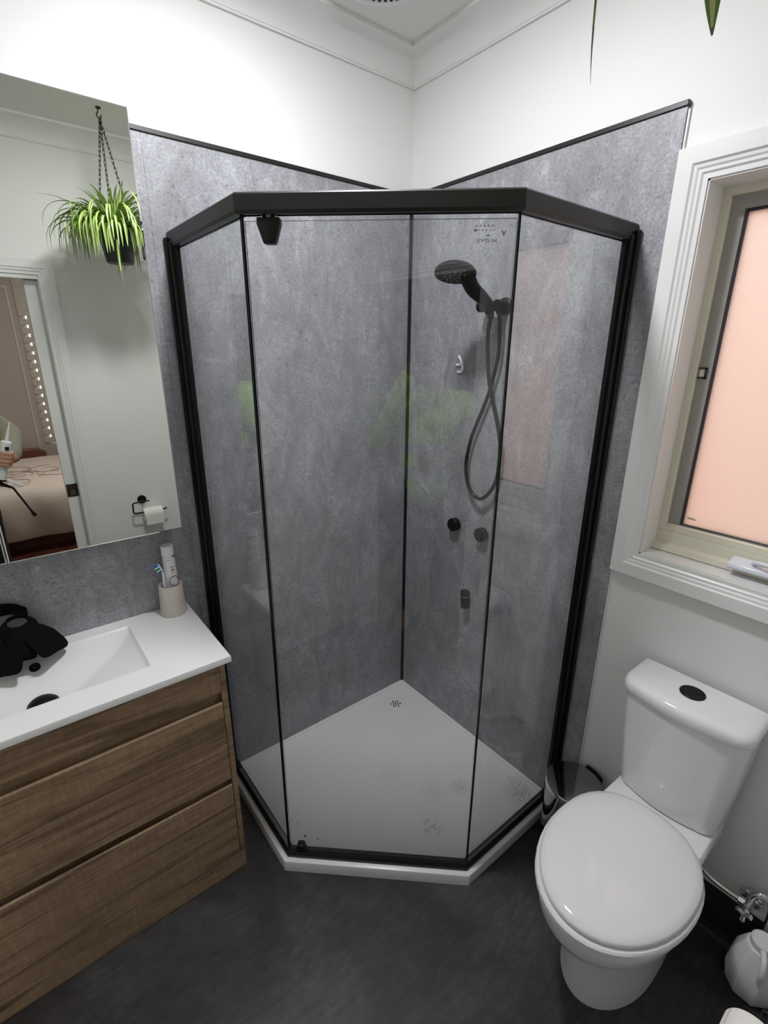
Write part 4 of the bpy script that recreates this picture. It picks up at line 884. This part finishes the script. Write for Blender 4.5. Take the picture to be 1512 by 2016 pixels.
q = MB(); q.box((DX1-0.020, LY-0.0335, 0.866), (DX1-0.042, LY-0.0310, 0.892)); q.build('latch_pull', 'chrome', leafd)

# ------------------------------------------------------------------ bedroom beyond the doorway
BY = -5.25; BXA, BXB = -4.2, 0.9; BC_ = 2.55
q = MB(); q.box((BXA, LY-0.055, -0.06), (BXB, BY, -0.001)); struct(q.build('floor_bedroom', 'timber_floor'), 'dark red timber bedroom floor seen in the mirror', 'floor')
q = MB(); q.box((BXA, LY-0.11, BC_), (BXB, BY-0.1, BC_+0.05)); struct(q.build('ceiling_bedroom', 'ceiling_paint'), 'bedroom ceiling beyond the doorway', 'ceiling')
q = MB(); q.box((BXA, BY, 0), (BXB, BY-0.1, BC_)); struct(q.build('wall_bedroom_far', 'taupe'), 'taupe bedroom wall across from the doorway', 'wall')
q = MB(); q.box((BXA-0.1, LY-0.1, 0), (BXA, BY, BC_)); struct(q.build('wall_bedroom_left', 'taupe'), 'taupe bedroom side wall', 'wall')
q = MB(); q.box((BXB, LY-0.1, 0), (BXB+0.1, BY, BC_)); struct(q.build('wall_bedroom_right', 'taupe'), 'taupe bedroom side wall near the toilet wall', 'wall')
q = MB(); q.box((PW, LY, 0), (BXB, LY-0.1, BC_)); q.box((BXA, LY, 0), (LX, LY-0.1, BC_)); struct(q.build('wall_bedroom_near', 'taupe'), 'bedroom side of the doorway wall', 'wall')
wr = thing('wardrobe', 'taupe built-in wardrobe with panelled doors behind the bed', 'wardrobe', (-1.6, BY, 0))
q = MB(); q.box((-2.9, BY+0.001, 0), (-0.98, BY+0.20, 2.3)); q.build('carcass', 'taupe', wr)
for k in range(5):
    x = -2.88+0.38*k; q = MB(); q.box((x, BY+0.201, 0.06), (x+0.37, BY+0.22, 2.24)); d_ = q.build('wardrobe_door', 'taupe', wr, bevel=0.003)
    for a, c in (((x+0.03, 0.12), (x+0.05, 2.18)), ((x+0.32, 0.12), (x+0.34, 2.18)), ((x+0.05, 0.12), (x+0.32, 0.14)), ((x+0.05, 2.16), (x+0.32, 2.18))):
        q = MB(); q.box((a[0], BY+0.2201, a[1]), (c[0], BY+0.228, c[1])); q.build('door_moulding', 'taupe_light', d_)
bl = thing('window_blind', 'closed blind with daylight leaking along its edge slats', 'blind', (-0.75, BY, 0.9))
q = MB(); q.box((-0.90, BY+0.001, 0.60), (-0.45, BY+0.012, 2.25)); q.build('daylight_pane', 'daylight_pane', bl)
for k in range(19):
    z = 0.60+0.088*k; q = MB(); q.box((-0.96, BY+0.013, z), (-0.43, BY+0.019, z+0.058)); q.box((-0.890, BY+0.013, z+0.058), (-0.43, BY+0.018, z+0.0875))
    if k > 14: q.box((-0.96, BY+0.013, z+0.058), (-0.889, BY+0.018, z+0.0875))
    q.build('slat', 'taupe_light', bl)
bed = thing('bed', 'bed with a cream-pink stitched quilt seen through the doorway', 'bed', (-1.7, -4.1, 0))
q = MB(); q.box((-2.75, -3.50, 0.0), (-0.70, -4.84, 0.25)); q.build('bed_base', 'red_wood', bed)
rows = []
prof_ = [(-3.37, 0.115), (-3.355, 0.19), (-3.35, 0.30), (-3.36, 0.44), (-3.40, 0.50), (-3.48, 0.525), (-3.8, 0.535), (-4.2, 0.535), (-4.6, 0.53), (-4.80, 0.52), (-4.865, 0.48), (-4.88, 0.30), (-4.875, 0.10)]
rq = random.Random(5)
for i in range(30):
    x = -2.80+2.12*i/29
    rows.append([(x, y+(0.022*math.sin(x*17+z*3) if z < 0.45 else 0)*(1-z), z+(0.006*math.sin(x*9+y*7)+rq.uniform(-0.003, 0.003) if z > 0.5 else 0)) for y, z in prof_])
o = ribbon('quilt', rows, 0.03, 'quilt', bed)
for k in range(7):   # stitched scroll lines on the quilt
    cx, cy = rq.uniform(-1.55, -0.8), rq.uniform(-4.6, -3.55); q = MB()
    q.tube([(cx+(0.04+0.012*j)*math.cos(j*0.55+k), cy+(0.04+0.012*j)*math.sin(j*0.55+k), 0.556+0.004*math.sin(j)) for j in range(14)], 0.0028, 5); q.build('stitched_scroll', 'quilt_stitch', bed)
q = MB(); q.loft([[(-2.7, y, 0.1), (-0.99, y, 0.1), (-0.99, y, 0.56), (-1.06, y, 0.605), (-2.7, y, 0.60)] for y in (-4.885, -4.94)]); q.build('bed_board', 'red_wood', bed, bevel=0.01)
bcl = thing('bedroom_fill_light', 'round unseen fill light added under the bedroom ceiling', 'ceiling light', (-0.6, -3.2, BC_))  # unseen lamp, added to light the bedroom and fill the bathroom
q = MB(); q.lathe([(0.17, 0.0), (0.17, -0.02), (0.15, -0.05), (0.001, -0.06)], (-0.6, -3.2, BC_), n=32, caps=False); q.build('bedroom_fill_dome', 'bedroom_fill', bcl, smooth=60)

# ------------------------------------------------------------------ person taking the photograph, in the doorway behind the camera
def blob(name, caps, balls, mat, parent, vox=0.008, sm=6):
    q = MB()
    for p0_, ra, p1_, rb in caps:
        p0_, p1_ = Vector(p0_), Vector(p1_); q.cyl(p0_, p1_, ra, rb, n=16); q.sphere(p0_, ra, seg=16, rings=10); q.sphere(p1_, rb, seg=16, rings=10)
    for c, r_, s_, rt in balls: q.sphere(c, r_, scale=s_, rot=rt, seg=20, rings=14)
    o = q.build(name, mat, parent)
    rm = o.modifiers.new('remesh', 'REMESH'); rm.mode = 'VOXEL'; rm.voxel_size = vox; rm.use_smooth_shade = True
    if sm:
        m = o.modifiers.new('smooth', 'SMOOTH'); m.factor = 0.5; m.iterations = sm
    return o
fh = Vector((math.cos(YAW), math.sin(YAW), 0)); rh = Vector((math.sin(YAW), -math.cos(YAW), 0)); UP = Vector((0, 0, 1))
per = thing('person', 'person in lime hi-vis jacket and black trousers holding caulking gun', 'person', (-1.60, -1.93, 0))
Hc = CAM-fh*0.36+rh*0.02; Hc.z = 1.555
Tc = Hc-fh*0.04; Tc.z = 0
def pt(a, fr, z): v = Tc+rh*a+fh*fr; return Vector((v.x, v.y, z))
Rm = Matrix((rh, fh, UP)).transposed()
shR, shL = pt(0.17, -0.01, 1.345), pt(-0.17, -0.01, 1.345)
elR = Vector((-1.312, -1.905, 1.175)); wrR = Vector((-1.325, -1.690, 1.085))
elL = pt(-0.26, 0.14, 1.16); wrL = CAM-fh*0.075-rh*0.055-UP*0.085
hipR, hipL = pt(0.085, 0, 0.86), pt(-0.085, 0, 0.86); knR, knL = pt(0.095, 0.02, 0.47), pt(-0.10, 0.02, 0.47); anR, anL = pt(0.10, -0.02, 0.09), pt(-0.11, -0.02, 0.09)
# caulking gun line: nozzle up and forward, held by the right hand
gun0 = Vector((-1.388, -1.610, 1.025)); gun1 = Vector((-1.333, -1.600, 1.195)); gd = (gun1-gun0).normalized(); grip = gun0+gd*0.085
hand = []
pal = wrR.lerp(grip, 0.62)
caps = [(pt(0, 0.0, 1.40), 0.055, Hc-UP*0.06, 0.052), (pt(0, 0, 0.92), 0.13, pt(0, 0.01, 1.22), 0.135), (pt(0, 0, 1.22), 0.12, pt(0, 0, 1.36), 0.07), (shR, 0.055, pt(0, 0, 1.33), 0.07), (shL, 0.055, pt(0, 0, 1.33), 0.07),
        (shR, 0.050, elR, 0.038), (elR, 0.037, wrR, 0.025), (shL, 0.050, elL, 0.038), (elL, 0.037, wrL, 0.025),
        (hipR, 0.082, knR, 0.055), (knR, 0.053, anR, 0.036), (hipL, 0.082, knL, 0.055), (knL, 0.053, anL, 0.036), (hipR, 0.085, hipL, 0.085),
        (anR, 0.036, anR+fh*0.16-UP*0.045, 0.030), (anL, 0.036, anL+fh*0.16-UP*0.045, 0.030), (wrR, 0.025, pal, 0.030)]
gx = gd.cross(wrR-grip).normalized(); gb = (grip-wrR); gb = (gb-gd*gb.dot(gd)).normalized()   # gb points from wrist to tube
for k, (h, L_) in enumerate(((0.030, 0.0085), (0.010, 0.0088), (-0.011, 0.0085), (-0.031, 0.0075))):
    c = grip+gd*h; pr_ = [c-gb*0.034+gx*0.012, c-gb*0.012+gx*0.031, c+gb*0.016+gx*0.031, c+gb*0.032+gx*0.006, c+gb*0.027-gx*0.018]
    for a, e in zip(pr_, pr_[1:]): caps.append((a, L_, e, L_*0.95))
th = [grip-gb*0.040+gd*0.030, grip-gb*0.026-gx*0.022+gd*0.046, grip+gb*0.004-gx*0.033+gd*0.050, grip+gb*0.022-gx*0.024+gd*0.050]
for a, e in zip(th, th[1:]): caps.append((a, 0.0105, e, 0.0095))
caps.append((pal-gd*0.025, 0.018, pal+gd*0.03, 0.018))
# left hand round the phone
ph = CAM-f*0.013; phx = r1; phy = u1; phn = -f
lp = ph+phn*0.016-phx*0.030-phy*0.045
caps.append((wrL, 0.025, lp+phn*0.012, 0.022))
for k in range(4):
    s0 = lp+phn*0.010+phy*(0.032-0.020*k); pr_ = [s0, s0+phx*0.03+phn*0.006, s0+phx*0.058+phn*0.004, s0+phx*0.0735-phn*0.008]
    for a, e in zip(pr_, pr_[1:]): caps.append((a, 0.0082, e, 0.0078))
pr_ = [lp+phn*0.010-phx*0.010, lp-phx*0.016+phy*0.020, lp-phx*0.0165-phn*0.010+phy*0.045]
for a, e in zip(pr_, pr_[1:]): caps.append((a, 0.0095, e, 0.0085))
balls = [(Hc, 0.1, (0.74, 0.92, 1.13), Rm), (Hc+fh*0.02-UP*0.075, 0.06, (0.92, 0.95, 0.7), Rm), (Hc+fh*0.098-UP*0.022, 0.016, (0.75, 1.0, 1.3), Rm), (Hc+fh*0.088-UP*0.062, 0.02, (1.2, 0.45, 0.4), Rm)]
for s in (-1, 1): balls.append((Hc+rh*0.075*s-UP*0.01, 0.03, (0.35, 0.6, 1.0), Rm))
body = blob('body', caps, balls, 'skin', per, 0.0055, 4)
for s in (-1, 1):
    q = MB(); q.sphere(Hc+fh*0.083+rh*0.030*s+UP*0.004, 0.011, seg=12, rings=8); e_ = q.build('eye', 'eye', per, smooth=90)
    q = MB(); q.sphere(Hc+fh*0.0915+rh*0.030*s+UP*0.003, 0.0045, seg=10, rings=6); q.build('iris', 'hair', e_, smooth=90)
blob('hair', [], [(Hc-fh*0.012+UP*0.028, 0.103, (0.78, 0.93, 1.0), Rm), (Hc-fh*0.035-UP*0.02, 0.095, (0.76, 0.75, 1.0), Rm)], 'hair', per, 0.007, 4)
jk = blob('jacket', [(pt(0, 0, 0.90), 0.150, pt(0, 0.01, 1.20), 0.152), (pt(0.03, 0, 0.90), 0.13, pt(0.05, 0, 1.24), 0.125), (pt(-0.03, 0, 0.90), 0.13, pt(-0.05, 0, 1.24), 0.125), (pt(0, 0, 1.22), 0.135, pt(0, 0, 1.36), 0.082), (shR, 0.070, pt(0, 0, 1.33), 0.085), (shL, 0.070, pt(0, 0, 1.33), 0.085), (shL, 0.066, elL, 0.056), (elL, 0.056, wrL.lerp(elL, 0.12), 0.042), (shR, 0.066, shR.lerp(elR, 0.45), 0.060), (pt(0, -0.01, 1.40), 0.068, pt(0, -0.015, 1.435), 0.066)], [], 'hivis', per, 0.009, 5)
sl = blob('sleeve', [(shR.lerp(elR, 0.35), 0.055, elR, 0.056), (elR, 0.056, wrR.lerp(elR, 0.14), 0.040)], [], 'shirt', per, 0.008, 4); sl['label'] = 'beige grey sleeve'
q = MB()
for z in (0.98, 1.10):
    rr = []
    for i in range(32):
        t = 2*math.pi*i/32; v = Tc+rh*0.180*math.cos(t)+fh*(0.006+0.156*math.sin(t)); rr.append((v.x, v.y))
    q.loft([[(x, y, z) for x, y in rr], [(x, y, z+0.045) for x, y in rr]], False, False)
q.build('reflective_band', 'reflect_band', per, smooth=50)
blob('trousers', [(hipR, 0.105, knR, 0.075), (knR, 0.075, anR+UP*0.0, 0.058), (hipL, 0.105, knL, 0.075), (knL, 0.075, anL, 0.058), (hipR, 0.110, hipL, 0.110), (hipR+UP*0.07, 0.105, hipL+UP*0.07, 0.105)], [], 'trouser', per, 0.009, 5)
for a_ in (anR, anL):
    q = MB(); rings = []
    for k, (s, w_, h) in enumerate(((-0.075, 0.030, 0.05), (-0.06, 0.040, 0.085), (0.0, 0.044, 0.11), (0.06, 0.045, 0.085), (0.12, 0.048, 0.062), (0.17, 0.044, 0.052), (0.20, 0.026, 0.038))):
        c = Vector((a_.x, a_.y, 0))+fh*s; rings.append([c+rh*w_*math.cos(t)+UP*(max(0.0, 0.5+0.5*math.sin(t))*h) for t in [2*math.pi*i/16 for i in range(16)]])
    q.loft(rings); q.build('boot', 'boot', per, smooth=60)
pho = thing('phone', 'slim black phone held up in front of the person', 'phone', ph)
q = MB(); ring = []
for (a, e) in ((-0.036, -0.062), (0.036, -0.062), (0.036, 0.088), (-0.036, 0.088)): ring.append(ph+phx*a-phy*(e-0.0)*1.0)
q.loft([[p for p in ring], [p+phn*0.008 for p in ring]]); q.build('phone_body', 'black_plastic', pho, bevel=0.003)
cg = thing('caulking_gun', 'black caulking gun loaded with a white sealant tube, nozzle up', 'caulking gun', gun0)
q = MB(); q.cyl(gun0-gd*0.02, gun0+gd*0.165, 0.023, n=28); q.build('sealant_tube', 'white_plastic', cg, smooth=35)
q = MB(); q.lathe([(0.023, 0.165), (0.018, 0.169), (0.008, 0.171), (0.008, 0.185), (0.0075, 0.19), (0.0028, 0.262), (0.001, 0.262)], gun0, gd, n=20, caps=False); q.build('nozzle', 'white_plastic', cg, smooth=40)
mwx = (Vector((1, 0, 0))-gd*gd.x).normalized(); mwn = Vector((0, 0, 0))
q = MB(); c_ = gun0+gd*0.135+Vector((0.006, 0.0232, 0)); q.box((c_.x-0.008, c_.y-0.001, c_.z-0.008), (c_.x+0.008, c_.y+0.0025, c_.z+0.008)); q.build('tube_logo', 'black_plastic', cg)
q = MB(); q.cyl(gun0-gd*0.028, gun0-gd*0.020, 0.027, n=24); q.build('end_plate', 'black_plastic', cg, smooth=35)
q = MB(); q.tube([gun0-gd*0.028, gun0-gd*0.045, gun0+Vector((0.035, 0.012, -0.070)), gun0+Vector((0.090, 0.03, -0.205))], [0.012, 0.012, 0.005, 0.005], 12); q.build('plunger_rod', 'black_plastic', cg, smooth=50)
q = MB(); q.tube([gun0+Vector((0.088, 0.03, -0.200)), gun0+Vector((0.098, 0.032, -0.222))], [0.008, 0.009], 12); q.build('rod_end', 'black_plastic', cg, smooth=40)
q = MB(); q.loft([[gun0+Vector((x, 0.02+e, z)) for x, z in ((0.012, -0.022), (0.024, -0.020), (0.078, -0.055), (0.076, -0.066), (0.062, -0.064))] for e in (0.0, 0.014)]); q.build('trigger', 'white_plastic', cg, bevel=0.003)
